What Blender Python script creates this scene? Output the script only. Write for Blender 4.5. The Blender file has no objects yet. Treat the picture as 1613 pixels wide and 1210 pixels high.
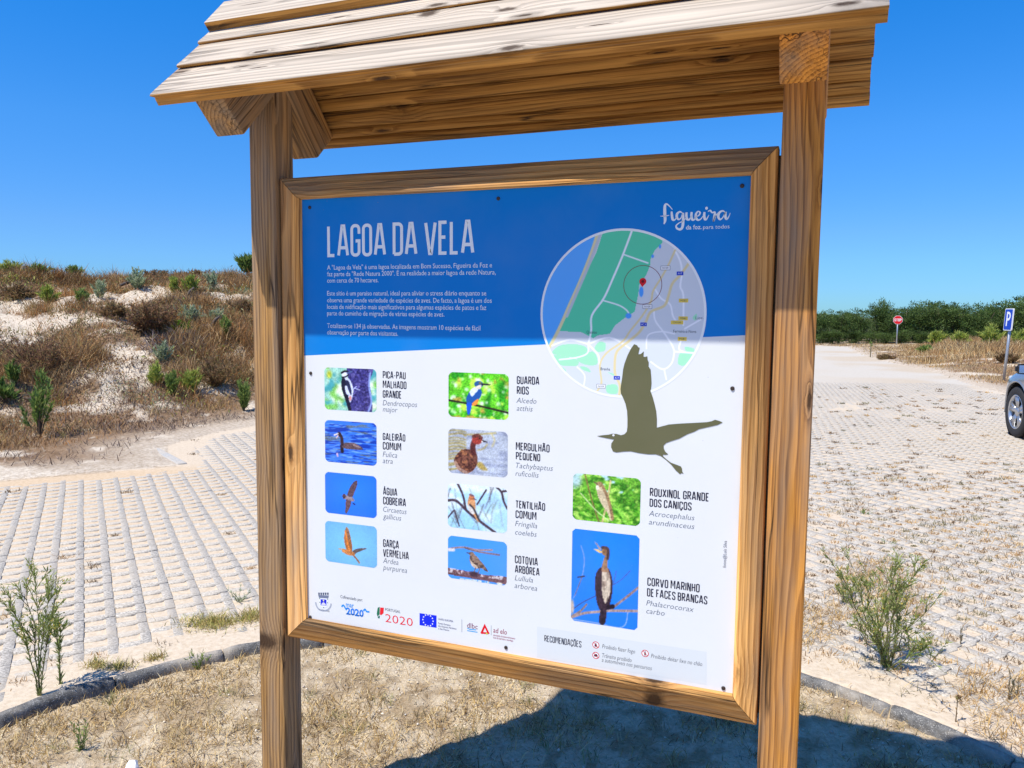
import bpy, bmesh, math, random
import numpy as np
from mathutils import Vector, Matrix

rng = np.random.default_rng(7)
random.seed(7)
scene = bpy.context.scene
COL = scene.collection

# ------------------------------------------------------------------ camera
YAW, PITCH, ROLL = math.radians(21.177), math.radians(-5.1085), math.radians(0.5284)
FPX, PW, PH = 1223.68, 1613.0, 1210.0
CAM = np.array([1.4714, -1.9056, 1.5881])
_fwd = np.array([-math.sin(YAW) * math.cos(PITCH), math.cos(YAW) * math.cos(PITCH), math.sin(PITCH)])
_r0 = np.array([math.cos(YAW), math.sin(YAW), 0.0])
_u0 = np.cross(_r0, _fwd)
_rt = math.cos(ROLL) * _r0 + math.sin(ROLL) * _u0
_up = -math.sin(ROLL) * _r0 + math.cos(ROLL) * _u0
cam_data = bpy.data.cameras.new('camera')
cam = bpy.data.objects.new('camera', cam_data)
COL.objects.link(cam)
cam_data.sensor_width = 36.0
cam_data.lens = 36.0 * FPX / PW
cam_data.clip_start = 0.05
cam_data.clip_end = 8000
cam.matrix_world = Matrix(((_rt[0], _up[0], -_fwd[0], CAM[0]), (_rt[1], _up[1], -_fwd[1], CAM[1]),
                           (_rt[2], _up[2], -_fwd[2], CAM[2]), (0, 0, 0, 1)))
scene.camera = cam

# ------------------------------------------------------------------ sky, sun, exposure
SUN = Vector((0.596, 1.0, -2.107)).normalized()          # direction the light travels
elev = math.asin(-SUN.z)
world = bpy.data.worlds.new('World')
scene.world = world
world.use_nodes = True
wn = world.node_tree
for n in list(wn.nodes):
    wn.nodes.remove(n)
sky = wn.nodes.new('ShaderNodeTexSky')
sky.sky_type = 'NISHITA'
sky.sun_disc = False
sky.sun_elevation = elev
sky.sun_rotation = math.atan2(-SUN.x, -SUN.y)
sky.altitude = 0
sky.air_density = 1.0
sky.dust_density = 0.0
sky.ozone_density = 1.6
hs = wn.nodes.new('ShaderNodeHueSaturation')
hs.inputs['Saturation'].default_value = 1.22
bg = wn.nodes.new('ShaderNodeBackground')
bg.inputs['Strength'].default_value = 0.105
wo = wn.nodes.new('ShaderNodeOutputWorld')
wn.links.new(sky.outputs[0], hs.inputs['Color'])
tcw = wn.nodes.new('ShaderNodeTexCoord')
sxyz = wn.nodes.new('ShaderNodeSeparateXYZ')
wn.links.new(tcw.outputs['Generated'], sxyz.inputs[0])
ramp = wn.nodes.new('ShaderNodeValToRGB')                 # clear, dry air: the whole sky leans to azure, paler at the horizon all round
els = ramp.color_ramp.elements
for p_, c_ in ((0.0, (0.24, 0.55, 1.12)), (0.10, (0.35, 0.65, 1.16)), (0.21, (0.33, 0.80, 1.30)), (0.38, (0.12, 0.90, 1.50)), (1.0, (0.85, 1.02, 1.22))):
    e_ = els[0] if p_ == 0.0 else els[len(els) - 1] if p_ == 1.0 else els.new(p_)
    e_.position = p_; e_.color = (*c_, 1)
wn.links.new(sxyz.outputs[2], ramp.inputs[0])
mulw = wn.nodes.new('ShaderNodeMix'); mulw.data_type = 'RGBA'; mulw.blend_type = 'MULTIPLY'
mulw.inputs[0].default_value = 1.0
wn.links.new(hs.outputs[0], mulw.inputs[6]); wn.links.new(ramp.outputs[0], mulw.inputs[7])
wn.links.new(mulw.outputs[2], bg.inputs['Color'])
wn.links.new(bg.outputs[0], wo.inputs['Surface'])
sl = bpy.data.lights.new('sun', 'SUN')
sl.energy = 4.9
sl.angle = math.radians(0.53)
sl.color = (1.0, 0.95, 0.86)
so = bpy.data.objects.new('sun', sl)
COL.objects.link(so)
so.rotation_euler = SUN.to_track_quat('-Z', 'Y').to_euler()
so.location = (-8, -14, 30)
scene.view_settings.view_transform = 'Standard'
scene.view_settings.look = 'None'
scene.view_settings.exposure = 0.32
scene.view_settings.gamma = 1.0
scene.view_settings.use_curve_mapping = False
scene.render.engine = 'CYCLES'
scene.cycles.use_denoising = True
scene.cycles.max_bounces = 6
scene.cycles.diffuse_bounces = 3
scene.cycles.glossy_bounces = 3
scene.cycles.transparent_max_bounces = 6
scene.cycles.caustics_reflective = False
scene.cycles.caustics_refractive = False

# ------------------------------------------------------------------ small helpers
def ray(px, py):
    return _fwd + (px - PW / 2) / FPX * _rt - (py - PH / 2) / FPX * _up

def flat(px, py, z=0.0):
    d = ray(px, py)
    return CAM + d * ((z - CAM[2]) / d[2])

def polar(lat, dep):                                       # metres right of / ahead of the viewer -> world x, y
    return np.array([CAM[0] + lat * math.cos(YAW) - dep * math.sin(YAW), CAM[1] + lat * math.sin(YAW) + dep * math.cos(YAW)])

def unpolar(x, y):
    dx, dy = x - CAM[0], y - CAM[1]
    return dx * math.cos(YAW) + dy * math.sin(YAW), -dx * math.sin(YAW) + dy * math.cos(YAW)

def lin(c):
    c = np.asarray(c, float) / 255.0
    return np.where(c <= 0.04045, c / 12.92, ((c + 0.055) / 1.055) ** 2.4)

def _hash(ix, iy, seed):
    h = (ix.astype(np.int64) * 374761393 + iy.astype(np.int64) * 668265263 + seed * 974711) & 0xffffffff
    h = ((h ^ (h >> 13)) * 1274126177) & 0xffffffff
    return ((h ^ (h >> 16)) & 0xffff) / 65535.0

def vnoise(x, y, seed=0):
    x = np.asarray(x, float); y = np.asarray(y, float)
    ix, iy = np.floor(x), np.floor(y)
    fx, fy = x - ix, y - iy
    fx = fx * fx * (3 - 2 * fx); fy = fy * fy * (3 - 2 * fy)
    a, b = _hash(ix, iy, seed), _hash(ix + 1, iy, seed)
    c, d = _hash(ix, iy + 1, seed), _hash(ix + 1, iy + 1, seed)
    return (a * (1 - fx) + b * fx) * (1 - fy) + (c * (1 - fx) + d * fx) * fy

def fbm(x, y, seed=0, octaves=4):
    s = 0; a = 0.5; t = 0
    for k in range(octaves):
        s = s + a * vnoise(np.asarray(x) * 2 ** k + 17.3 * k, np.asarray(y) * 2 ** k - 9.1 * k, seed + k)
        t += a; a *= 0.5
    return s / t

def sstep(a, b, x):
    t = np.clip((np.asarray(x, float) - a) / (b - a), 0, 1)
    return t * t * (3 - 2 * t)

def mesh_from(name, verts, faces, colors=None, smooth=False, mat_index=None):
    """faces: int array (n,k) or a list of such arrays"""
    if isinstance(faces, np.ndarray):
        faces = [faces]
    faces = [np.asarray(f, np.int32) for f in faces if len(f)]
    me = bpy.data.meshes.new(name)
    verts = np.asarray(verts, np.float32)
    me.vertices.add(len(verts))
    me.vertices.foreach_set('co', verts.ravel())
    loops = np.concatenate([f.ravel() for f in faces])
    tot = np.concatenate([np.full(len(f), f.shape[1], np.int32) for f in faces])
    me.loops.add(len(loops))
    me.loops.foreach_set('vertex_index', loops)
    me.polygons.add(len(tot))
    me.polygons.foreach_set('loop_start', np.concatenate([[0], np.cumsum(tot)[:-1]]).astype(np.int32))
    me.polygons.foreach_set('loop_total', tot)
    if smooth:
        me.polygons.foreach_set('use_smooth', np.ones(len(tot), bool))
    if mat_index is not None:
        me.polygons.foreach_set('material_index', np.asarray(mat_index, np.int32))
    if colors is not None:
        colors = np.asarray(colors, np.float32)
        if colors.shape[1] == 3:
            colors = np.concatenate([colors, np.ones((len(colors), 1), np.float32)], 1)
        at = me.color_attributes.new('Col', 'FLOAT_COLOR', 'POINT')
        at.data.foreach_set('color', colors.ravel())
    me.update(calc_edges=True)
    me.validate()
    return me

class MB:
    """collects polygons with a colour for each piece"""
    def __init__(s):
        s.v = []; s.f = []; s.c = []
    def poly(s, pts, col=(1, 1, 1)):
        b = len(s.v)
        s.v += [tuple(map(float, p)) for p in pts]
        s.c += [tuple(col)] * len(pts)
        s.f.append(list(range(b, b + len(pts))))
    def add(s, verts, faces, col=(1, 1, 1)):
        b = len(s.v)
        s.v += [tuple(map(float, p)) for p in verts]
        s.c += [tuple(col)] * len(verts)
        s.f += [[i + b for i in f] for f in faces]
    def tube(s, pts, rad, n=5, col=(1, 1, 1), cap=True):
        pts = [np.asarray(p, float) for p in pts]
        rad = rad if hasattr(rad, '__len__') else [rad] * len(pts)
        vs = []; fs = []
        for i, p in enumerate(pts):
            t = pts[min(i + 1, len(pts) - 1)] - pts[max(i - 1, 0)]
            t = t / (np.linalg.norm(t) + 1e-9)
            a = np.cross(t, (0, 0, 1) if abs(t[2]) < 0.9 else (1, 0, 0)); a /= np.linalg.norm(a)
            b = np.cross(t, a)
            for k in range(n):
                an = 2 * math.pi * k / n
                vs.append(p + rad[i] * (math.cos(an) * a + math.sin(an) * b))
        for i in range(len(pts) - 1):
            for k in range(n):
                fs.append([i * n + k, i * n + (k + 1) % n, (i + 1) * n + (k + 1) % n, (i + 1) * n + k])
        if cap:
            fs.append(list(range(n))[::-1]); fs.append([(len(pts) - 1) * n + k for k in range(n)])
        s.add(vs, fs, col)
    def box(s, lo, hi, col=(1, 1, 1)):
        x0, y0, z0 = lo; x1, y1, z1 = hi
        s.add([(x0, y0, z0), (x1, y0, z0), (x1, y1, z0), (x0, y1, z0), (x0, y0, z1), (x1, y0, z1), (x1, y1, z1), (x0, y1, z1)],
              [[0, 3, 2, 1], [4, 5, 6, 7], [0, 1, 5, 4], [1, 2, 6, 5], [2, 3, 7, 6], [3, 0, 4, 7]], col)
    def mesh(s, name, smooth=False, colors=True):
        by = {}
        for f in s.f:
            by.setdefault(len(f), []).append(f)
        return mesh_from(name, np.array(s.v), [np.array(q) for q in by.values()], np.array(s.c) if colors else None, smooth)

def put(name, me, mat=None, parent=None, loc=(0, 0, 0), rot=(0, 0, 0), keep=False, **props):
    o = bpy.data.objects.new(name, me)
    COL.objects.link(o)
    if mat is not None and me is not None and not me.materials:
        for m in (mat if isinstance(mat, (list, tuple)) else [mat]):
            me.materials.append(m)
    o.location = loc
    o.rotation_euler = rot
    if parent is not None:
        o.parent = parent
        if keep:                                           # coordinates given in the world, not under the parent
            o.matrix_parent_inverse = Matrix.Translation(-Vector(parent.location))
    for k, v in props.items():
        o[k] = v
    return o

def empty(name, loc, rz=0.0, **props):
    o = bpy.data.objects.new(name, None)
    COL.objects.link(o)
    o.location = loc
    o.rotation_euler = (0, 0, rz)
    o.empty_display_size = 0.1
    for k, v in props.items():
        o[k] = v
    return o

def copy_tree(o, parent=None):
    c = o.copy()
    COL.objects.link(c)
    c.parent = parent
    for ch in list(o.children):
        copy_tree(ch, c)
    return c

# ------------------------------------------------------------------ materials
class NT:
    def __init__(s, name):
        s.m = bpy.data.materials.new(name)
        s.m.use_nodes = True
        s.t = s.m.node_tree
        s.b = s.t.nodes['Principled BSDF']
    def n(s, typ, **kw):
        nd = s.t.nodes.new('ShaderNode' + typ)
        for k, v in kw.items():
            if k.startswith('i_'):
                nd.inputs[k[2:].replace('_', ' ')].default_value = v
            else:
                setattr(nd, k, v)
        return nd
    def l(s, a, b):
        s.t.links.new(a, b)
    def math(s, op, a, b=None, c=None, clamp=False):
        nd = s.n('Math', operation=op, use_clamp=clamp)
        for i, v in enumerate((a, b, c)):
            if v is None:
                continue
            if isinstance(v, (int, float)):
                nd.inputs[i].default_value = v
            else:
                s.l(v, nd.inputs[i])
        return nd.outputs[0]
    def mix(s, fac, a, b, blend='MIX'):
        nd = s.n('Mix', data_type='RGBA', blend_type=blend)
        for sock, v in ((nd.inputs[0], fac), (nd.inputs[6], a), (nd.inputs[7], b)):
            if isinstance(v, (int, float)):
                sock.default_value = v
            elif isinstance(v, (tuple, list)):
                sock.default_value = (*v[:3], 1)
            else:
                s.l(v, sock)
        return nd.outputs[2]
    def ramp(s, fac, stops):
        nd = s.n('ValToRGB')
        e = nd.color_ramp.elements
        while len(e) < len(stops):
            e.new(0.5)
        for i, (p, c) in enumerate(stops):
            e[i].position = p
            e[i].color = (*c, 1) if hasattr(c, '__len__') else (c, c, c, 1)
        s.l(fac, nd.inputs[0])
        return nd.outputs[0]
    def noise(s, vec, scale, detail=4, rough=0.55):
        nd = s.n('TexNoise')
        nd.inputs['Scale'].default_value = scale
        nd.inputs['Detail'].default_value = detail
        nd.inputs['Roughness'].default_value = rough
        if vec is not None:
            s.l(vec, nd.inputs['Vector'])
        return nd.outputs['Fac']
    def mapping(s, vec, scale=(1, 1, 1), loc=None):
        nd = s.n('Mapping')
        nd.inputs['Scale'].default_value = scale
        if vec is not None:
            s.l(vec, nd.inputs['Vector'])
        if loc is not None:
            s.l(loc, nd.inputs['Location'])
        return nd.outputs[0]
    def bump(s, h, strength=0.4, dist=0.01):
        nd = s.n('Bump')
        nd.inputs['Strength'].default_value = strength
        nd.inputs['Distance'].default_value = dist
        s.l(h, nd.inputs['Height'])
        s.l(nd.outputs[0], s.b.inputs['Normal'])
    def col(s, c):
        if isinstance(c, (tuple, list)):
            s.b.inputs['Base Color'].default_value = (*c[:3], 1)
        else:
            s.l(c, s.b.inputs['Base Color'])
    def rough(s, r):
        if isinstance(r, (int, float)):
            s.b.inputs['Roughness'].default_value = r
        else:
            s.l(r, s.b.inputs['Roughness'])

def plain(name, c, rough=0.6, metallic=0.0, spec=0.5, noise=0.0, nscale=30):
    k = NT(name)
    if noise:
        tc = k.n('TexCoord').outputs['Object']
        f = k.noise(tc, nscale, 5)
        k.col(k.mix(f, tuple(x * (1 - noise) for x in c), tuple(min(1, x * (1 + noise)) for x in c)))
    else:
        k.col(c)
    k.rough(rough)
    k.b.inputs['Metallic'].default_value = metallic
    k.b.inputs['Specular IOR Level'].default_value = spec
    return k.m

def wood(name, light, dark, grey=(0.27, 0.215, 0.165), weather=0.3, top_only=False, ring=0.0085, stain=0.35):
    """sawn pine, grain along local X: growth rings cut by the board, knots, fibre streaks, weathering"""
    k = NT(name)
    tc = k.n('TexCoord').outputs['Object']
    rnd = k.n('ObjectInfo').outputs['Random']
    cx = k.n('CombineXYZ')
    k.l(k.math('MULTIPLY', rnd, 37.0), cx.inputs[0])
    k.l(k.math('MULTIPLY_ADD', k.math('SINE', k.math('MULTIPLY', rnd, 91.0)), 0.05, 0.045), cx.inputs[1])
    k.l(k.math('MULTIPLY_ADD', k.math('COSINE', k.math('MULTIPLY', rnd, 57.0)), 0.05, 0.05), cx.inputs[2])
    add = k.n('VectorMath', operation='ADD')
    k.l(tc, add.inputs[0]); k.l(cx.outputs[0], add.inputs[1])
    P = add.outputs[0]
    sep = k.n('SeparateXYZ'); k.l(P, sep.inputs[0])
    # knots
    th = k.math('ARCTAN2', sep.outputs[2], sep.outputs[1])
    kv = k.n('CombineXYZ'); k.l(k.math('MULTIPLY', sep.outputs[0], 2.9), kv.inputs[0]); k.l(k.math('MULTIPLY', th, 0.95), kv.inputs[1])
    vor = k.n('TexVoronoi', feature='F1', voronoi_dimensions='2D'); k.l(kv.outputs[0], vor.inputs['Vector']); vor.inputs['Scale'].default_value = 1.0
    vor.inputs['Randomness'].default_value = 0.95
    vs = k.n('SeparateColor'); k.l(vor.outputs['Color'], vs.inputs[0])
    on = k.math('GREATER_THAN', vs.outputs[0], 0.36)
    dist = k.math('ADD', vor.outputs['Distance'], k.math('MULTIPLY_ADD', k.noise(P, 60, 3), 0.07, -0.03))
    halo = k.math('MULTIPLY', on, k.math('POWER', k.math('SUBTRACT', 1.0, k.math('MULTIPLY', dist, 3.2), clamp=True), 2.0))
    core = k.math('MULTIPLY', on, k.math('SUBTRACT', 1.0, k.math('MULTIPLY_ADD', dist, 16.0, -0.75), clamp=True), clamp=True)
    # growth rings round a pith that wanders along the board
    wob = k.noise(k.mapping(P, (0.9, 5.0, 5.0)), 1.0, 3, 0.5)
    wob2 = k.noise(k.mapping(P, (3.5, 16.0, 16.0)), 1.0, 2, 0.5)
    yy = k.math('ADD', sep.outputs[1], k.math('MULTIPLY', k.math('SINE', k.math('MULTIPLY', sep.outputs[0], 1.7)), 0.012))
    r = k.math('SQRT', k.math('ADD', k.math('MULTIPLY', yy, yy), k.math('MULTIPLY', sep.outputs[2], sep.outputs[2])))
    r = k.math('ADD', r, k.math('MULTIPLY', wob, 0.050))
    r = k.math('ADD', r, k.math('MULTIPLY', wob2, 0.008))
    r = k.math('ADD', r, k.math('MULTIPLY', halo, 0.028))
    fr = k.math('FRACT', k.math('DIVIDE', r, ring))
    late = k.math('MULTIPLY', k.math('MULTIPLY', k.math('POWER', fr, 1.7), k.math('SUBTRACT', 1.0, k.math('POWER', fr, 16.0))), 1.42, clamp=True)
    fib = k.noise(k.mapping(P, (5.0, 260.0, 260.0)), 1.0, 3, 0.6)
    streak = k.noise(k.mapping(P, (1.2, 38.0, 38.0)), 1.0, 3, 0.6)
    tone = k.noise(k.mapping(P, (0.8, 9.0, 9.0)), 1.0, 3, 0.5)
    c = k.mix(late, light, dark)
    c = k.mix(k.math('MULTIPLY', k.math('SUBTRACT', streak, 0.45, clamp=True), 2.5, clamp=True), c, tuple(x * 0.5 for x in dark))
    c = k.mix(k.math('MULTIPLY', tone, 0.30), c, tuple(x * 0.6 for x in light))
    c = k.mix(k.math('MULTIPLY_ADD', fib, 2.4, -1.0, clamp=True), c, tuple(min(1, x * 1.2) for x in light))
    c = k.mix(k.math('MULTIPLY', k.math('MULTIPLY_ADD', fib, -3.0, 1.25, clamp=True), 0.6), c, tuple(x * 0.6 for x in dark))
    c = k.mix(k.math('MULTIPLY', halo, 0.45), c, tuple(x * 0.75 for x in dark))
    # weathering: silver grey where rain and sun reach
    wz = k.noise(k.mapping(P, (1.6, 12.0, 12.0)), 1.0, 4, 0.6)
    wf = k.math('MULTIPLY_ADD', wz, 2.6, -1.3 + weather * 1.6, clamp=True)
    if top_only:
        nrm = k.n('SeparateXYZ'); k.l(k.n('TexCoord').outputs['Normal'], nrm.inputs[0])
        up = k.math('MULTIPLY_ADD', nrm.outputs[2], 3.0, -1.2, clamp=True)
        wf = k.math('MULTIPLY', up, k.math('MULTIPLY_ADD', wf, 0.35, 0.62, clamp=True))
    gcol = k.mix(k.math('MULTIPLY', late, 0.7), grey, tuple(x * 0.5 for x in grey))
    gcol = k.mix(k.math('MULTIPLY_ADD', streak, 1.8, -0.75, clamp=True), gcol, tuple(x * 0.6 for x in grey))
    c = k.mix(wf, c, gcol)
    # dark water stains
    sz = k.noise(k.mapping(P, (0.9, 17.0, 17.0)), 1.0, 3, 0.5)
    c = k.mix(k.math('MULTIPLY', k.math('MULTIPLY_ADD', sz, 6.0, -3.45, clamp=True), stain), c, (0.035, 0.025, 0.018))
    c = k.mix(k.math('MULTIPLY', core, 0.9), c, (0.045, 0.022, 0.010))
    # drying cracks that follow the grain
    ck = k.n('TexNoise'); ck.noise_type = 'RIDGED_MULTIFRACTAL' if hasattr(ck, 'noise_type') else None
    ck.inputs['Scale'].default_value = 1.0; ck.inputs['Detail'].default_value = 2.0
    wv = k.n('VectorMath', operation='ADD'); k.l(k.mapping(P, (1.1, 30.0, 30.0)), wv.inputs[0])
    k.l(k.mapping(ck.outputs['Color'], (0.0, 0.0, 0.0)), wv.inputs[1])
    cn = k.noise(wv.outputs[0], 1.0, 2, 0.45)
    ckm = k.math('SUBTRACT', 1.0, k.math('MULTIPLY', k.math('ABSOLUTE', k.math('SUBTRACT', cn, 0.5)), 42.0), clamp=True)
    ckm = k.math('MULTIPLY', ckm, k.math('MULTIPLY_ADD', k.noise(k.mapping(P, (1.7, 9.0, 9.0)), 1.0, 2), 5.0, -2.15, clamp=True))
    c = k.mix(k.math('MULTIPLY', ckm, 0.9), c, (0.025, 0.015, 0.008))
    k.col(c)
    k.rough(0.72)
    k.b.inputs['Specular IOR Level'].default_value = 0.25
    h = k.math('ADD', k.math('MULTIPLY', fib, 0.5), k.math('MULTIPLY', late, 0.6))
    h = k.math('SUBTRACT', h, k.math('MULTIPLY', core, 1.2))
    h = k.math('SUBTRACT', h, k.math('MULTIPLY', ckm, 2.0))
    k.bump(h, 0.7, 0.0024)
    return k.m

M = {}
M['post'] = wood('pine_post', (0.68, 0.295, 0.052), (0.23, 0.078, 0.010), weather=0.18, ring=0.0095, stain=0.6)
M['post_grey'] = wood('pine_post_grey', (0.52, 0.28, 0.085), (0.17, 0.075, 0.020), weather=0.30, ring=0.0105, stain=0.6)
M['rail'] = wood('pine_rail', (0.80, 0.425, 0.135), (0.40, 0.165, 0.036), weather=0.08, ring=0.0125, stain=0.25)
M['roof'] = wood('pine_roof', (0.52, 0.265, 0.065), (0.19, 0.078, 0.014), grey=(0.59, 0.505, 0.405), weather=0.9, top_only=True, ring=0.012, stain=0.3)

def attr_mat(name, rough=0.8, spec=0.3, vary=0.0, nscale=20, trans=0.0, bump=0.0):
    k = NT(name)
    a = k.n('Attribute', attribute_name='Col')
    c = a.outputs['Color']
    if vary:
        f = k.noise(k.n('TexCoord').outputs['Object'], nscale, 4)
        c = k.mix(k.math('MULTIPLY', f, 1.0), k.mix(vary, c, (0, 0, 0)), c)
        if bump:
            k.bump(f, bump, 0.01)
    k.col(c)
    k.rough(rough)
    k.b.inputs['Specular IOR Level'].default_value = spec
    if trans:
        k.b.inputs['Transmission Weight'].default_value = 0.0
        tr = k.n('BsdfTranslucent'); k.l(c, tr.inputs[0])
        ms = k.n('MixShader'); ms.inputs[0].default_value = trans
        k.l(k.b.outputs[0], ms.inputs[1]); k.l(tr.outputs[0], ms.inputs[2])
        k.l(ms.outputs[0], k.t.nodes['Material Output'].inputs['Surface'])
    return k.m

def print_mat():
    k = NT('panel_print')
    c = k.n('Attribute', attribute_name='Col').outputs['Color']
    tc = k.n('TexCoord').outputs['Object']
    sp = k.noise(tc, 160, 2)
    c = k.mix(k.math('MULTIPLY_ADD', sp, 14.0, -10.6, clamp=True), c, (0.25, 0.24, 0.24))       # fly specks and scratches
    dirt = k.noise(tc, 3.0, 5)
    c = k.mix(k.math('MULTIPLY', k.math('MULTIPLY_ADD', dirt, 2.0, -0.9, clamp=True), 0.13), c, (0.42, 0.38, 0.33))
    k.col(c)
    k.rough(k.math('MULTIPLY_ADD', dirt, 0.12, 0.40))
    k.b.inputs['Specular IOR Level'].default_value = 0.16
    return k.m
M['print'] = print_mat()
M['leaf'] = attr_mat('leaf', 0.6, 0.3, trans=0.4)
M['straw'] = attr_mat('straw', 0.85, 0.2, trans=0.15)
M['screw'] = plain('screw_steel', (0.05, 0.035, 0.03), 0.5, 0.4)
M['galv'] = plain('galvanised_steel', (0.42, 0.44, 0.46), 0.45, 0.7, noise=0.15)
M['sign'] = attr_mat('sign_face', 0.4, 0.4, vary=0.08, nscale=8)

# ================================================================== THE GROUND
ISLAND = np.array([(-1.43, 0.05), (-1.42, -0.4), (-1.2, -0.8), (-0.6, -1.05), (0.5, -1.15), (1.6, -1.0), (2.4, -0.6), (2.85, 0.0),
                   (2.75, 0.6), (2.45, 1.02), (2.21, 1.24), (2.03, 1.38), (1.80, 1.53), (1.49, 1.67), (1.0, 1.80), (0.4, 1.80),
                   (-0.2, 1.58), (-0.76, 1.15), (-0.97, 0.97), (-1.13, 0.75), (-1.25, 0.53), (-1.36, 0.33)])
PAVE = np.array([(-9, -1.8), (-5.48, 2.98), (-4.57, 4.2), (-5.6, 5.05), (-5.78, 5.97), (-5.76, 6.8), (-5.6, 8.5), (-4.5, 11), (-3.5, 20),
                 (-1.5, 35), (1.0, 44), (3.2, 44), (3.4, 36), (4.1, 28.5), (4.9, 24), (5.0, 20), (5.3, 17.5), (7.5, 15), (14, 13), (16, -9), (-9, -9)], float)

def smooth_loop(P, n=8):
    Q = []
    N = len(P)
    for i in range(N):
        p0, p1, p2, p3 = P[i - 1], P[i], P[(i + 1) % N], P[(i + 2) % N]
        for t in np.arange(n) / n:
            Q.append(0.5 * (2 * p1 + (p2 - p0) * t + (2 * p0 - 5 * p1 + 4 * p2 - p3) * t * t + (3 * p1 - p0 - 3 * p2 + p3) * t ** 3))
    return np.array(Q)
ISL = smooth_loop(ISLAND, 6)

def sdf(P, x, y):
    """signed distance to a closed polygon, negative inside"""
    x = np.asarray(x, float); y = np.asarray(y, float)
    best = np.full(x.shape, 1e9); ins = np.zeros(x.shape, bool)
    for (ax, ay), (bx, by) in zip(P, np.roll(P, -1, 0)):
        ex, ey = bx - ax, by - ay
        t = np.clip(((x - ax) * ex + (y - ay) * ey) / (ex * ex + ey * ey + 1e-12), 0, 1)
        best = np.minimum(best, (x - ax - t * ex) ** 2 + (y - ay - t * ey) ** 2)
        c = ((ay > y) != (by > y)) & (x < (bx - ax) * (y - ay) / (by - ay + 1e-12) + ax)
        ins ^= c
    return np.where(ins, -1, 1) * np.sqrt(best)

def ht(x, y, detail=True):
    x = np.asarray(x, float); y = np.asarray(y, float)
    l, d = unpolar(x, y)
    az = l / np.maximum(d, 0.5)
    e = 9.5 + (l + 6.3) * 0.46
    s = np.clip((d - e) / 11.5, 0, 1)
    prof = np.sin(s * math.pi / 2) ** 1.15
    tap = 1 - sstep(-0.27, -0.06, az)
    tap = np.where(d > 1.0, tap, 0)
    broad = fbm(x * 0.18 + 3, y * 0.18, 11, 3)
    dz = tap * prof * (2.34 + (broad - 0.5) * 0.6)
    dz = np.where(d - e > 11.5, dz - tap * 0.03 * np.minimum(d - e - 11.5, 40), dz)
    rough = tap * sstep(0, 0.12, s)
    sp = sdf(PAVE, x, y)
    foot = sstep(0.0, 3.5, sp)
    dz = dz * foot; rough = rough * foot
    z = dz + rough * ((fbm(x * 0.9, y * 0.9, 21, 4) - 0.5) * 0.55 + (fbm(x * 3.1, y * 3.1, 25, 3) - 0.5) * 0.14)
    # low bank on the far right with sand and dry grass
    bl, bd = l - 0.5 * d, d
    bank = sstep(0.49, 0.60, az) * sstep(17.5, 24, d) * (1 - sstep(38, 46, d)) * foot
    z = z + bank * (0.18 + 0.30 * fbm(x * 0.25, y * 0.25, 31, 3))
    si = sdf(ISL, x, y)
    pave = (sp < 0) & (si > 0)
    isl = si <= 0
    n1 = fbm(x * 5.5, y * 5.5, 41, 3) - 0.5
    cover = np.exp(-((np.maximum(si, 0)) / 0.35) ** 2) + 1.1 * sstep(-0.55, 0.0, sp) + 0.40 * sstep(0.5, 0.8, fbm(x * 0.8, y * 0.8, 45, 3)) * sstep(0.1, 0.3, az)
    zp = -0.0068 + 0.0045 * n1 + 0.012 * cover
    zi = -0.035 + 0.030 * (fbm(x * 3, y * 3, 51, 4) - 0.5) + 0.022 * (fbm(x * 16, y * 16, 55, 3) - 0.5) + 0.016 * (fbm(x * 42, y * 42, 57, 2) - 0.5)
    zo = z + 0.012 + 0.05 * (fbm(x * 2.2, y * 2.2, 61, 4) - 0.5) * sstep(0, 1.2, sp) + 0.02 * sstep(0, 0.25, sp)
    return np.where(isl, zi, np.where(pave, zp, zo))

def spot(px, py):
    """where the sight line through a photo pixel meets the terrain"""
    d = ray(px, py)
    t = np.geomspace(1.2, 120, 900)
    P = CAM[None] + t[:, None] * d[None]
    below = P[:, 2] < ht(P[:, 0], P[:, 1])
    if not below.any():
        w_ = t < 32
        i = int(np.argmin(np.where(w_, P[:, 2] - ht(P[:, 0], P[:, 1]), 1e9)))
    else:
        i = int(np.argmax(below))
    p = P[i]
    return np.array([p[0], p[1], float(ht(p[0], p[1]))])

# sheet laid in rings round the viewer, fine ahead and coarse behind
az = np.concatenate([np.linspace(-180, -62, 40, endpoint=False), np.linspace(-62, 56, 470, endpoint=False), np.linspace(56, 180, 40, endpoint=False)])
az = np.radians(az)
rad = np.concatenate([[0.02, 0.4, 0.9, 1.3], np.geomspace(1.7, 60, 400), np.geomspace(66, 6000, 26)])
A, Rr = np.meshgrid(az, rad)
LX, DX = Rr * np.sin(A), Rr * np.cos(A)
GX = CAM[0] + LX * math.cos(YAW) - DX * math.sin(YAW)
GY = CAM[1] + LX * math.sin(YAW) + DX * math.cos(YAW)
GZ = ht(GX, GY)
SI = sdf(ISL, GX, GY)
SP = sdf(PAVE, GX, GY)
nA, nR = len(az), len(rad)
idx = np.arange(nA * nR).reshape(nR, nA)
nxt = np.roll(idx, -1, 1)
quads = np.stack([idx[:-1], nxt[:-1], nxt[1:], idx[1:]], -1).reshape(-1, 4)
V = np.stack([GX.ravel(), GY.ravel(), GZ.ravel()], 1)

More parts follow.
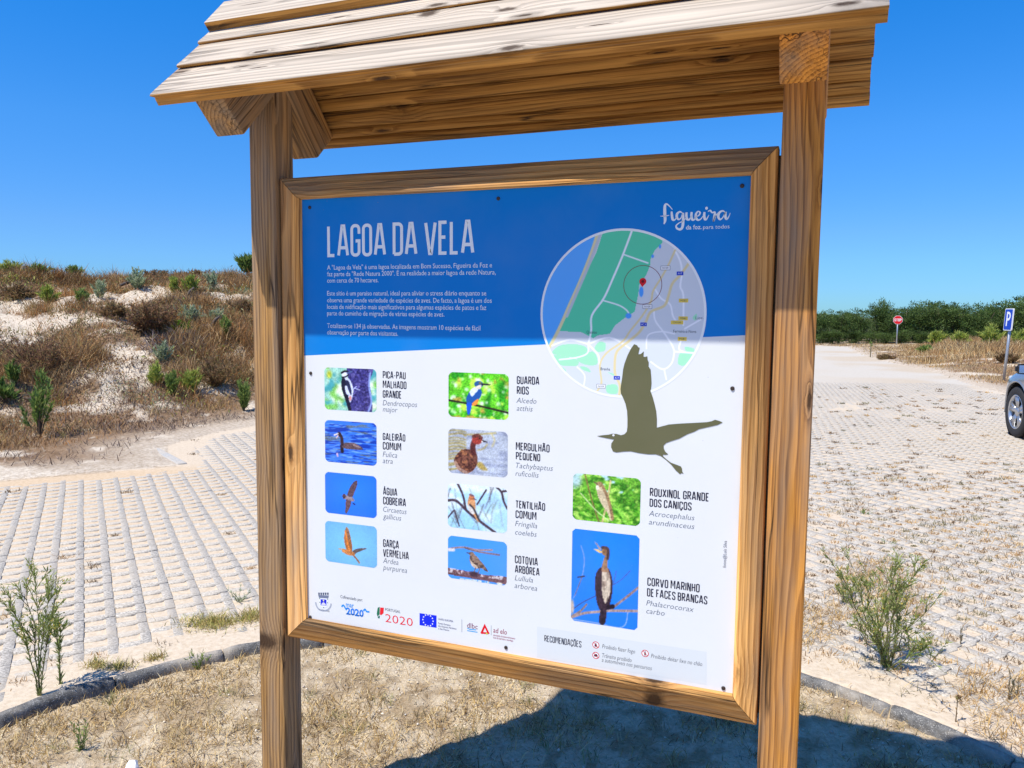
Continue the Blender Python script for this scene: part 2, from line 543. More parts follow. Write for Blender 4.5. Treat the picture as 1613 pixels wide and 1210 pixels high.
# what lies on the surface: pale sand, or brown litter of dead grass and twigs
BLOBS = [(110, 505, 95, 26), (45, 512, 60, 22), (185, 525, 45, 12), (30, 452, 45, 9), (148, 435, 26, 8), (185, 580, 60, 12), (318, 474, 30, 9),
         (345, 468, 25, 9), (372, 560, 22, 10), (250, 452, 30, 10), (335, 452, 40, 7), (140, 470, 35, 8), (225, 560, 40, 8), (20, 475, 26, 9), (110, 430, 20, 6), (255, 640, 10, 4),
         (1500, 561, 24, 6), (1480, 575, 30, 3), (1580, 547, 22, 5), (1560, 590, 14, 3)]
DARK = [(285, 545, 45, 22), (285, 482, 30, 10), (60, 565, 80, 30), (235, 525, 40, 20), (1480, 580, 60, 10), (1560, 583, 45, 12)]
def settle(blobs):
    out = []
    for (px, py, rx, ry) in blobs:
        c = spot(px, py)
        cl, cd = unpolar(c[0], c[1])
        up, dn = spot(px, py - ry), spot(px, py + ry)
        rd = max(0.25, 0.5 * (unpolar(up[0], up[1])[1] - unpolar(dn[0], dn[1])[1]))
        out.append((cl, cd, rx * cd / FPX, min(rd, 3.0)))
    return out
BLOBS, DARK = settle(BLOBS), settle(DARK)
def blob_mask(blobs, x, y):
    l, d = unpolar(x, y)
    m = np.zeros(np.shape(x))
    for (cl, cd, rl, rd) in blobs:
        m = np.maximum(m, np.exp(-(((l - cl) / rl) ** 2 + ((d - cd) / rd) ** 2)))
    return m

def litter_at(x, y):
    """0 bare sand .. 1 brown litter"""
    n = fbm(x * 0.7, y * 0.7, 71, 4)
    n2 = fbm(x * 3.3, y * 3.3, 75, 3)
    sand = blob_mask(BLOBS, x, y)
    dark = blob_mask(DARK, x, y)
    v = 0.90 + (n - 0.5) * 1.8 + (n2 - 0.5) * 2.2 - 0.75 * sand + 0.6 * dark
    return np.clip(v, 0, 1)
gx, gy = V[:, 0], V[:, 1]
LIT = litter_at(gx, gy)
SANDC = np.array((0.70, 0.615, 0.50)); LITC = np.array((0.27, 0.18, 0.11)); PALE = np.array((0.63, 0.53, 0.41))
l_, d_ = unpolar(gx, gy)
sp_ = SP.ravel(); si_ = SI.ravel()
fine = fbm(gx * 9, gy * 9, 81, 3)
lit2 = np.clip((LIT - 0.45) * 4.0 + (fine - 0.5) * 2.2, 0, 1)
# beside the paving the sand runs out thinly before the litter begins
pad = 1 - sstep(0.1, 1.2, sp_)
lit2 = np.clip(lit2 * (1 - 0.75 * pad) + 0.0, 0, 1)
Cg = SANDC[None] * (1 - lit2[:, None]) + (LITC[None] * (0.75 + 0.6 * fine[:, None])) * lit2[:, None]
Cg[(d_ > 60)] = (0.10, 0.11, 0.055)
# paving bed: pale sand, greyer far off where blocks and sand blend together
far = sstep(15, 19, d_)
spk = fbm(gx * 1.4, gy * 5.0, 83, 3)
Cp = PALE[None] * (1 - far[:, None]) + np.array((0.55, 0.51, 0.45))[None] * far[:, None]
yel = sstep(0.46, 0.62, fbm(gx * 0.35, gy * 0.35, 87, 3)) * sstep(-4.5, -0.3, sp_)
Cp = Cp * (1 - 0.20 * yel[:, None] * np.array((0.2, 0.6, 1.1))[None])
# bed under the board: sand strewn with crumbs of litter
isn = fbm(gx * 14, gy * 14, 91, 3); isl2 = fbm(gx * 2.4, gy * 2.4, 93, 3)
k_ = np.clip((isn - 0.46) * 5 + (isl2 - 0.5) * 2.0, 0, 1)
Ci = np.array((0.80, 0.665, 0.475))[None] * (1 - 0.6 * k_[:, None]) + np.array((0.34, 0.225, 0.11))[None] * (0.6 * k_[:, None])
inP = (sp_ < 0) & (si_ > 0)
C = np.where((si_ <= 0)[:, None], Ci, np.where(inP[:, None], Cp, Cg))

def ground_mat(name, s1, s2, amp, bump, dkc=(0.60, 0.54, 0.48)):
    k = NT(name)
    pos = k.n('NewGeometry').outputs['Position']
    c = k.n('Attribute', attribute_name='Col').outputs['Color']
    f1 = k.noise(pos, s1, 6, 0.65)
    f2 = k.noise(pos, s2, 4, 0.6)
    m = k.math('ADD', k.math('MULTIPLY', f1, 0.65), k.math('MULTIPLY', f2, 0.35))
    dk = k.mix(1.0, c, dkc, 'MULTIPLY')
    c = k.mix(k.math('MULTIPLY', k.math('MULTIPLY_ADD', m, 5.0, -1.9, clamp=True), amp), dk, c) if amp < 1 else k.mix(k.math('MULTIPLY_ADD', m, 5.0, -1.9, clamp=True), dk, c)
    k.col(c); k.rough(0.95); k.b.inputs['Specular IOR Level'].default_value = 0.1
    k.bump(m, bump, 0.03)
    return k.m
M['ground'] = ground_mat('sandy_ground', 26, 120, 1, 0.8)
M['bed'] = ground_mat('sand_bed', 60, 260, 1, 0.9, (0.72, 0.66, 0.58))
M['pavebed'] = ground_mat('paving_sand', 34, 190, 1, 0.3, (0.80, 0.76, 0.70))

qc = quads[:, 0]
fs = SI.ravel()[quads].mean(1); fp = SP.ravel()[quads].mean(1)
az_q = (l_ / np.maximum(d_, 0.5))[quads].mean(1)
dq = d_[quads].mean(1); lq = l_[quads].mean(1)
isIs = fs <= 0
isPv = (~isIs) & (fp < 0)
isDu = (~isIs) & (~isPv) & (az_q < -0.06) & (dq > 5) & (dq < 60)
def sub(mask):
    q = quads[mask]
    u, inv = np.unique(q.ravel(), return_inverse=True)
    return V[u], inv.reshape(-1, 4), C[u]
for nm, mk, mat in (('sand_bed', isIs, M['bed']), ('pavement', isPv, M['pavebed']), ('dune', isDu, M['ground']), ('ground', ~(isIs | isPv | isDu), M['ground'])):
    v, f, c = sub(mk)
    o = put(nm, mesh_from(nm, v, f, c, smooth=True), mat, kind='structure')
    if nm == 'pavement':
        pavement = o

# ------------------------------------------------------------------ grid paving blocks
def inset(P, d):
    P = np.asarray(P, float); n = len(P); out = []
    for i in range(n):
        a, b, c = P[i - 1], P[i], P[(i + 1) % n]
        e1 = (b - a) / np.linalg.norm(b - a); e2 = (c - b) / np.linalg.norm(c - b)
        n1 = np.array((-e1[1], e1[0])); n2 = np.array((-e2[1], e2[0]))
        m = n1 + n2; m = m / max(np.dot(m, n1), 0.3)
        out.append(b + m * d)
    return np.array(out)
def concrete_mat(name, base, sp=0.35):
    k = NT(name)
    pos = k.n('NewGeometry').outputs['Position']
    f = k.noise(pos, 85, 3, 0.75); g = k.noise(pos, 5, 4)
    c = k.mix(k.math('MULTIPLY_ADD', f, 4, -1.5, clamp=True), tuple(x * (1 - sp) for x in base), tuple(min(1, x * 1.2) for x in base))
    c = k.mix(k.math('MULTIPLY_ADD', g, 2.4, -0.95, clamp=True), c, (0.52, 0.45, 0.36))       # sand rubbed into the surface
    k.col(c); k.rough(0.9); k.b.inputs['Specular IOR Level'].default_value = 0.2
    k.bump(f, 0.3, 0.003)
    return k.m
def kerb_mat():
    k = NT('kerb_concrete')
    pos = k.n('NewGeometry').outputs['Position']
    f = k.noise(pos, 210, 2, 0.6); g = k.noise(pos, 2.2, 5); h = k.noise(pos, 30, 4)
    c = k.mix(k.math('MULTIPLY_ADD', h, 3.0, -1.0, clamp=True), (0.09, 0.087, 0.083), (0.21, 0.205, 0.195))
    c = k.mix(k.math('MULTIPLY_ADD', f, 9.0, -5.2, clamp=True), c, (0.52, 0.50, 0.47))          # pale chips in the mix
    c = k.mix(k.math('MULTIPLY_ADD', g, 5.0, -2.6, clamp=True), c, (0.58, 0.50, 0.40))           # sand lying on it
    k.col(c); k.rough(0.95); k.b.inputs['Specular IOR Level'].default_value = 0.15
    k.bump(k.math('ADD', f, h), 0.9, 0.006)
    return k.m
M['paver'] = concrete_mat('paver_concrete', (0.52, 0.475, 0.41), 0.5)
M['kerb'] = kerb_mat()
KERBX = 1
UDIR = np.array((math.cos(math.radians(50)), math.sin(math.radians(50)))); VDIR = np.array((-UDIR[1], UDIR[0]))
PITCH_U, PITCH_V, DRIFT = 0.1444, 0.1432, -0.006
shape = np.array([(0, 0), (0.080, 0.0), (0.102, 0.016), (0.1430, 0.018), (0.1430, 0.1545), (0.104, 0.1545), (0.096, 0.146), (0.096, 0.060), (0, 0.060)])
shape = shape - np.array((0.07, 0.07))
top = inset(shape, 0.0022)
n = len(shape)
def wld(P2, z):
    return np.concatenate([P2[:, :1] * UDIR[None] + P2[:, 1:] * VDIR[None], np.full((len(P2), 1), z)], 1)
pv = np.concatenate([wld(top, 0.0), wld(shape, -0.003), wld(shape, -0.05)])
pf = [list(range(n))] + [[n + i, n + (i + 1) % n, (i + 1) % n, i] for i in range(n)] + [[2 * n + i, 2 * n + (i + 1) % n, n + (i + 1) % n, n + i] for i in range(n)]
tri_top = pf[0]
cells = []
O0 = np.array((-2.62, 1.55))
ii, jj = np.meshgrid(np.arange(-70, 190), np.arange(-120, 150))
bx = O0[0] + ii * PITCH_U * UDIR[0] + (jj * PITCH_V + ii * DRIFT) * VDIR[0]
by = O0[1] + ii * PITCH_U * UDIR[1] + (jj * PITCH_V + ii * DRIFT) * VDIR[1]
bx, by = bx.ravel(), by.ravel()
bl, bd = unpolar(bx, by)
keep = (bd > 0.4) & (bd < 19) & (np.abs(bl / np.maximum(bd, 0.5)) < 0.92) & (bd > 1.5)
bx, by, bl, bd = bx[keep], by[keep], bl[keep], bd[keep]
ok = (sdf(ISL, bx, by) > 0.10) & (sdf(PAVE, bx, by) < -0.12)
bx, by, bl, bd = bx[ok], by[ok], bl[ok], bd[ok]
rel = np.stack([bx - CAM[0], by - CAM[1], np.full(len(bx), -CAM[2])], 1)
zc = rel @ _fwd
upx = PW / 2 + FPX * (rel @ _rt) / zc; upy = PH / 2 - FPX * (rel @ _up) / zc
hid = (upx > 405) & (upx < 1262) & (upy < 1020)
vis = (upx > -60) & (upx < PW + 60) & (upy < PH + 40) & ~hid
# blocks hidden behind the board up to a long way are not needed
need = vis | (bd < 9)
bx, by, bd, vis = bx[need], by[need], bd[need], vis[need]
size = np.where(vis, 1 / bd, 0)
order = np.argsort(-size)
near = order[:300]; rest = order[300:]
jz = 0.0035 * (fbm(bx * 1.5, by * 1.5, 101, 3) - 0.5) * 3 + rng.normal(0, 0.0009, len(bx))
tilt = rng.normal(0, 0.011, (len(bx), 2)); jx = rng.normal(0, 0.0012, (len(bx), 2))
by_n = {}
for f in pf:
    by_n.setdefault(len(f), []).append(f)
paver_me = mesh_from('paver', pv, [np.array(q) for q in by_n.values()])
paver_me.materials.append(M['paver'])
for i in near:
    put('paver', paver_me, None, pavement, (bx[i] + jx[i, 0], by[i] + jx[i, 1], jz[i]), (tilt[i, 0], tilt[i, 1], rng.normal(0, 0.012)))
K = len(rest)
VV = pv[None] + np.stack([bx[rest] + jx[rest, 0], by[rest] + jx[rest, 1], jz[rest]], 1)[:, None]
VV[:, :, 2] += tilt[rest, 0][:, None] * pv[None, :, 1] - tilt[rest, 1][:, None] * pv[None, :, 0]
FF = [np.concatenate([np.array(q)[None] + (np.arange(K) * len(pv))[:, None, None]], 0).reshape(-1, len(q[0])) for q in by_n.values()]
put('paver_field', mesh_from('paver_field', VV.reshape(-1, 3), FF), M['paver'], pavement, kind='stuff')

# ------------------------------------------------------------------ kerb stones round the bed
kerb = empty('kerb', (0, 0, 0), kind='structure')
seg = np.linalg.norm(np.roll(ISL, -1, 0) - ISL, axis=1); cum = np.concatenate([[0], np.cumsum(seg)])
total = cum[-1]
def along(s):
    s = s % total
    i = min(int(np.searchsorted(cum, s, 'right') - 1), len(ISL) - 1)
    t = (s - cum[i]) / seg[i]
    a, b = ISL[i], ISL[(i + 1) % len(ISL)]
    return a + (b - a) * t
nk = int(total / 0.46)
for q in range(nk):
    s0, s1 = q * total / nk + 0.004, (q + 1) * total / nk - 0.004
    lift = rng.normal(0, 0.004) - 0.018 - (0.012 if along(s0)[0] > 1.2 else 0); tw = rng.normal(0, 0.004)
    prof = [(-0.045, -0.16), (-0.046, 0.004), (-0.043, 0.020), (-0.034, 0.031), (-0.012, 0.036), (0.012, 0.036), (0.033, 0.030), (0.042, 0.018), (0.044, 0.002), (0.043, -0.16)]
    vs = []; fcs = []
    ns = 14
    for a in range(ns):
        s = s0 + (s1 - s0) * a / (ns - 1)
        p = along(s); t = along(s + 0.03) - along(s - 0.03); t /= np.linalg.norm(t)
        nr = np.array((t[1], -t[0]))
        for (u, z) in prof:
            e = 0.004 if a in (0, ns - 1) and z > 0 else 0
            jn = rng.normal(0, 0.0013, 3) * (z > 0)
            vs.append((p[0] + nr[0] * (u * 0.62 + tw + jn[0]), p[1] + nr[1] * (u * 0.62 + tw + jn[0]), z - e + lift + jn[2]))
    m = len(prof)
    for a in range(ns - 1):
        for b in range(m - 1):
            fcs.append([a * m + b, a * m + b + 1, (a + 1) * m + b + 1, (a + 1) * m + b])
    mb = MB(); mb.add(vs, fcs + [list(range(m))[::-1], [(ns - 1) * m + b for b in range(m)]])
    put('kerb_stone', mb.mesh('kerb_stone', smooth=False, colors=False), M['kerb'], kerb)

# ================================================================== THE INFORMATION BOARD
FW, FH, FZ = 1.3794, 1.3812, 0.5958                     # frame width, height, height of its lower edge
PD, RAIL, PF, PWD = 0.0240, 0.0600, -0.0139, 0.09       # panel recess, rail width, post front, post size
GAP = 0.0058
board = empty('information_board', (FW / 2, PF + PWD / 2, 0), label='wooden information board with small plank roof and blue and white panel', category='information board')

def bevel_box(name, sx, sy, sz, b=0.005, seg=2, jitter=0.0):
    bm = bmesh.new()
    bmesh.ops.create_cube(bm, size=1.0)
    for v in bm.verts:
        v.co = Vector((v.co.x * sx, v.co.y * sy, v.co.z * sz))
    bmesh.ops.bevel(bm, geom=list(bm.edges), offset=b, segments=seg, profile=0.6, affect='EDGES')
    me = bpy.data.meshes.new(name)
    bm.to_mesh(me); bm.free()
    for p in me.polygons:
        p.use_smooth = False
    return me

# posts: grain along local X, so each lies along X and is stood up
post_len = 2.34
for sx, mt, lab in ((-GAP - PWD / 2, M['post_grey'], None), (FW + GAP + PWD / 2, M['post'], None)):
    put('post', bevel_box('post', post_len + 0.4, PWD, PWD, 0.007, 3), mt, board, (sx, PF + PWD / 2, post_len / 2 - 0.2), (0, -math.pi / 2, 0), keep=True)

# mitred frame rails, profile swept along X
def rail_mesh(L, g=0.0008):
    prof = [(0.0, 0.050), (0.0, 0.005), (0.0015, 0.0015), (0.005, 0.0), (0.043, 0.0), (0.0485, 0.0014), (0.0535, 0.0050), (0.0570, 0.0105), (RAIL, 0.018), (RAIL, 0.034), (0.045, 0.05)]
    vs = []
    for s in (-1, 1):
        for (w, y) in prof:
            vs.append((s * (L / 2 - w - g), y, w))
    m = len(prof)
    fs = [[i, (i + 1) % m, m + (i + 1) % m, m + i] for i in range(m)] + [list(range(m)), [m + i for i in range(m)][::-1]]
    mb = MB(); mb.add(vs, [f[::-1] for f in fs])
    me = mb.mesh('frame_rail', colors=False)
    return me
rails = ((FW, (FW / 2, 0, FZ), 0), (FW, (FW / 2, 0, FZ + FH), math.pi), (FH, (0, 0, FZ + FH / 2), math.pi / 2), (FH, (FW, 0, FZ + FH / 2), -math.pi / 2))
for L, loc, ry in rails:
    put('frame_rail', rail_mesh(L), M['rail'], board, loc, (0, ry, 0), keep=True)
M['panelback'] = plain('plywood_back', (0.30, 0.21, 0.12), 0.8, noise=0.3, nscale=8)
put('backing_board', bevel_box('backing_board', FW + 2 * GAP - 0.002, 0.012, FH - 0.03, 0.001, 1), M['panelback'], board, (FW / 2, 0.044, FZ + FH / 2), keep=True)

# ------------------------------------------------------------------ roof
YC = PF + PWD / 2
EY, EZ = -0.2713, 2.1563                                 # front eave, top lip
RZ = 2.470; RY = YC - 0.004                               # ridge of the boards
XL, XR = -0.1984, 1.5757
slope = math.atan2(RZ - EZ, RY - EY); SL = math.hypot(RZ - EZ, RY - EY)
def roof_board(w0, w1, lip, th, x0, x1, back=False, tilt=0.0, groove=False, name='roof_board', lift=0.0):
    """a board on the slope between distances w0..w1 up from the eave; local X along the ridge, Y up the slope, Z out"""
    w = w1 - w0
    if groove:
        prof = [(-lip, 0.002), (-lip + 0.003, 0.0), (0.006, -0.006), (0.009, -0.010), (0.006, -0.0125), (0.004, -th), (w, -th), (w, 0.0), (0.02, 0.006), (-lip + 0.004, 0.006)]
    else:
        prof = [(-lip, 0.001), (-lip + 0.003, -0.004), (0.0, -0.006), (0.0, -th), (w, -th), (w, 0.0), (0.03, 0.003), (-lip + 0.006, 0.005)]
    L = x1 - x0; vs = []
    m = len(prof)
    NS = 9
    ph = rng.uniform(0, 6)
    for a in range(NS):
        x = -L / 2 + L * a / (NS - 1)
        wv = 0.0012 * math.sin(ph + a * 0.9)
        for (u, z) in prof:
            vs.append((x, u - w / 2 + wv, z))
    fs = []
    for a in range(NS - 1):
        for i in range(m):
            fs.append([a * m + i, a * m + (i + 1) % m, (a + 1) * m + (i + 1) % m, (a + 1) * m + i])
    fs += [list(range(m))[::-1], [(NS - 1) * m + i for i in range(m)]]
    mb = MB(); mb.add(vs, fs)
    me = mb.mesh(name, colors=False)
    c = (w0 + w1) / 2
    s = -1 if back else 1
    y = EY + c * math.cos(slope); z = EZ + c * math.sin(slope)
    y -= lift * math.sin(slope); z += lift * math.cos(slope)
    if back:
        y = 2 * RY - y
    rx = (slope + tilt)
    rot = Matrix.Rotation(math.pi if back else 0, 4, 'Z') @ Matrix.Rotation(rx, 4, 'X')
    o = put(name, me, M['roof'], board, ((x0 + x1) / 2, y, z), rot.to_euler(), keep=True)
    return o
cuts = [0.0, SL * 0.335, SL * 0.62, SL * 0.93]
roof_board(cuts[0], cuts[1] + 0.004, 0.004, 0.030, XL, XR, groove=True, tilt=-0.02)
roof_board(cuts[1], cuts[2] + 0.004, 0.012, 0.022, XL + 0.004, XR - 0.003, tilt=-0.03, lift=0.004)
roof_board(cuts[2], cuts[3], 0.012, 0.022, XL + 0.002, XR - 0.006, tilt=-0.03, lift=0.004)
w0 = -0.022
for k, w in enumerate((0.036, 0.034, 0.058, 0.044, 0.046, 0.058, 0.044, 0.046, 0.07)):
    roof_board(w0 + 0.0030, w0 + w - 0.0030, 0.0, 0.022, XL + 0.012 + 0.001 * (k % 2), XR + 0.003 - 0.0015 * (k % 3), back=True, name='roof_slat')
    w0 += w
put('roof_lining', bevel_box('roof_lining', XR - XL - 0.05, SL - 0.02, 0.004, 0.001, 1), plain('roofing_felt', (0.03, 0.027, 0.025), 0.9), board,
    ((XL + XR) / 2, 2 * RY - (EY + SL / 2 * math.cos(slope)) + 0.004 * math.sin(slope), EZ + SL / 2 * math.sin(slope) + 0.004 * math.cos(slope)), (-slope, 0, 0), keep=True)
# ridge caps
def cap(back):
    w = 0.125
    s = 1 if not back else -1
    o = bevel_box('ridge_cap', XR - XL + 0.002, w, 0.027, 0.003, 2)
    c = SL - w / 2 + (0.017 if not back else -0.012)
    y = EY + c * math.cos(slope) - 0.020 * math.sin(slope); z = EZ + c * math.sin(slope) + 0.020 * math.cos(slope)
    if back:
        y = 2 * RY - y
    rot = Matrix.Rotation(math.pi if back else 0, 4, 'Z') @ Matrix.Rotation(slope, 4, 'X')
    put('ridge_cap', o, M['roof'], board, ((XL + XR) / 2, y, z), rot.to_euler(), keep=True)
cap(False); cap(True)
# rafters: a pair on each post
for sx in (-GAP - PWD / 2, FW + GAP + PWD / 2):
    for back in (False, True):
        Lr = 0.36; t = 0.122
        me = bevel_box('rafter', Lr, 0.094, t, 0.006, 2)
        e0 = 0.028
        c = e0 + Lr / 2
        off = -0.031 - t / 2
        y = EY + c * math.cos(slope) - off * math.sin(slope); z = EZ + c * math.sin(slope) + off * math.cos(slope)
        if back:
            y = 2 * RY - y
        ax = Vector((0, math.cos(slope), math.sin(slope))) if not back else Vector((0, -math.cos(slope), math.sin(slope)))
        sd = Vector((0, 0, 1)).cross(ax).normalized(); zz = ax.cross(sd)
        rot = Matrix((ax, sd, zz)).transposed()
        put('rafter', me, M['post_grey'] if sx < 0.5 else M['post'], board, (sx + (0.0012 if back else -0.0012), y, z), rot.to_euler(), keep=True)
# screws that hold the roof boards
# ------------------------------------------------------------------ the printed panel
PX0, PX1, PZ0, PZ1 = RAIL - 0.012, FW - RAIL + 0.012, FZ + RAIL - 0.012, FZ + FH - RAIL + 0.012
def PP(px, py):
    """photo pixel -> point on the panel face (x, z)"""
    d = ray(px, py)
    t = (PD - CAM[1]) / d[1]
    p = CAM + t * d
    return np.array((p[0], p[2]))
BLUE = lin((3, 122, 204)); WHITE = np.array((0.69, 0.715, 0.725)); NAVY = lin((38, 40, 62)); LIGHTTXT = np.array((0.80, 0.84, 0.86))
hl, hr = PP(486, 560), PP(1167, 528.5)
sl_ = (hr[1] - hl[1]) / (hr[0] - hl[0])
zl, zr = hl[1] + sl_ * (PX0 - hl[0]), hl[1] + sl_ * (PX1 - hl[0])
mb = MB()
y0, y1 = PD, PD + 0.004
mb.poly([(PX0, y0, PZ0), (PX1, y0, PZ0), (PX1, y0, zr), (PX0, y0, zl)], WHITE)
mb.poly([(PX0, y0, zl), (PX1, y0, zr), (PX1, y0, PZ1), (PX0, y0, PZ1)], BLUE)
mb.poly([(PX0, y1, PZ0), (PX0, y1, PZ1), (PX1, y1, PZ1), (PX1, y1, PZ0)], WHITE)
for a, b in (((PX0, PZ0), (PX1, PZ0)), ((PX1, PZ0), (PX1, PZ1)), ((PX1, PZ1), (PX0, PZ1)), ((PX0, PZ1), (PX0, PZ0))):
    mb.poly([(a[0], y0, a[1]), (a[0], y1, a[1]), (b[0], y1, b[1]), (b[0], y0, b[1])], WHITE)
panel = put('panel', mb.mesh('panel'), M['print'], board, keep=True, label='white information panel with blue header, map and ten bird photographs')
def on_panel(name, me, mat=None, **kw):
    return put(name, me, mat or M['print'], panel, **kw)
LAY = 0.00016
class Ink(MB):
    """flat print on the panel; points are panel (x, z), layer lifts it off the face"""
    def p2(s, pts, col, layer=1):
        pts = [tuple(q) for q in pts]
        a = sum(pts[i][0] * pts[(i + 1) % len(pts)][1] - pts[(i + 1) % len(pts)][0] * pts[i][1] for i in range(len(pts)))
        if a < 0:
            pts = pts[::-1]
        s.poly([(x, PD - LAY * layer, z) for x, z in pts], col)
    def px(s, pts, col, layer=1):
        s.p2([PP(*q) for q in pts], col, layer)
    def disc(s, c, rx, rz, col, layer=1, n=28, a0=0, a1=2 * math.pi):
        s.p2([(c[0] + rx * math.cos(a0 + (a1 - a0) * k / n), c[1] + rz * math.sin(a0 + (a1 - a0) * k / n)) for k in range(n)], col, layer)
    def ring(s, c, r0, r1, col, layer=1, n=64):
        for k in range(n):
            a, b = 2 * math.pi * k / n, 2 * math.pi * (k + 1) / n
            s.p2([(c[0] + r0 * math.cos(a), c[1] + r0 * math.sin(a)), (c[0] + r1 * math.cos(a), c[1] + r1 * math.sin(a)),
                  (c[0] + r1 * math.cos(b), c[1] + r1 * math.sin(b)), (c[0] + r0 * math.cos(b), c[1] + r0 * math.sin(b))], col, layer)
    def stroke(s, pts, w, col, layer=1):
        """ribbon along panel points, w one width or one for each point"""
        P = np.array(pts, float)
        ws = np.asarray(w if hasattr(w, '__len__') else [w] * len(P), float) / 2
        n = len(P); L = []; Rr_ = []
        for i in range(n):
            d1 = P[i] - P[i - 1] if i else P[1] - P[0]
            d2 = P[i + 1] - P[i] if i < n - 1 else d1
            d1 = d1 / (np.linalg.norm(d1) + 1e-12); d2 = d2 / (np.linalg.norm(d2) + 1e-12)
            n1 = np.array((-d1[1], d1[0])); n2 = np.array((-d2[1], d2[0]))
            m = n1 + n2
            m = m / max(np.dot(m, n1), 0.45) if np.linalg.norm(m) > 1e-6 else n1
            L.append(P[i] + m * ws[i]); Rr_.append(P[i] - m * ws[i])
        for i in range(n - 1):
            s.p2([L[i], L[i + 1], Rr_[i + 1], Rr_[i]], col, layer + 0.02 * (i % 2))

def curve(pts, n=6, closed=False):
    P = [np.array(p, float) for p in pts]; N = len(P); Q = []
    for i in range(N if closed else N - 1):
        p0 = P[i - 1] if (i or closed) else P[0]
        p1, p2 = P[i], P[(i + 1) % N]
        p3 = P[(i + 2) % N] if (closed or i + 2 < N) else P[-1]
        for t in np.arange(n) / n:
            Q.append(0.5 * (2 * p1 + (p2 - p0) * t + (2 * p0 - 5 * p1 + 4 * p2 - p3) * t * t + (3 * p1 - p0 - 3 * p2 + p3) * t ** 3))
    if not closed:
        Q.append(P[-1])
    return Q

# condensed capitals drawn as strokes in a box one high
def arc(cx, cy, rx, ry, a0, a1, n=5):
    return [(cx + rx * math.cos(math.radians(a0 + (a1 - a0) * k / n)), cy + ry * math.sin(math.radians(a0 + (a1 - a0) * k / n))) for k in range(n + 1)]
GW = 0.30                                               # usual letter width between stroke centres
def _o(w=GW, r=0.13):
    return arc(w - r, 1 - r, r, r, 0, 90) + arc(r, 1 - r, r, r, 90, 180) + arc(r, r, r, r, 180, 270) + arc(w - r, r, r, r, 270, 360) + [(w, 1 - r)]
def _s(w=GW, r=0.13):
    return [(w, 0.76)] + arc(w - r, 1 - r, r, r, 0, 90) + arc(r, 1 - r, r, r, 90, 180) + [(0, 0.70), (0.06, 0.58), (w - 0.06, 0.42), (w, 0.30)] + arc(w - r, r, r, r, 360, 270) + arc(r, r, r, r, 270, 180) + [(0, 0.24)]
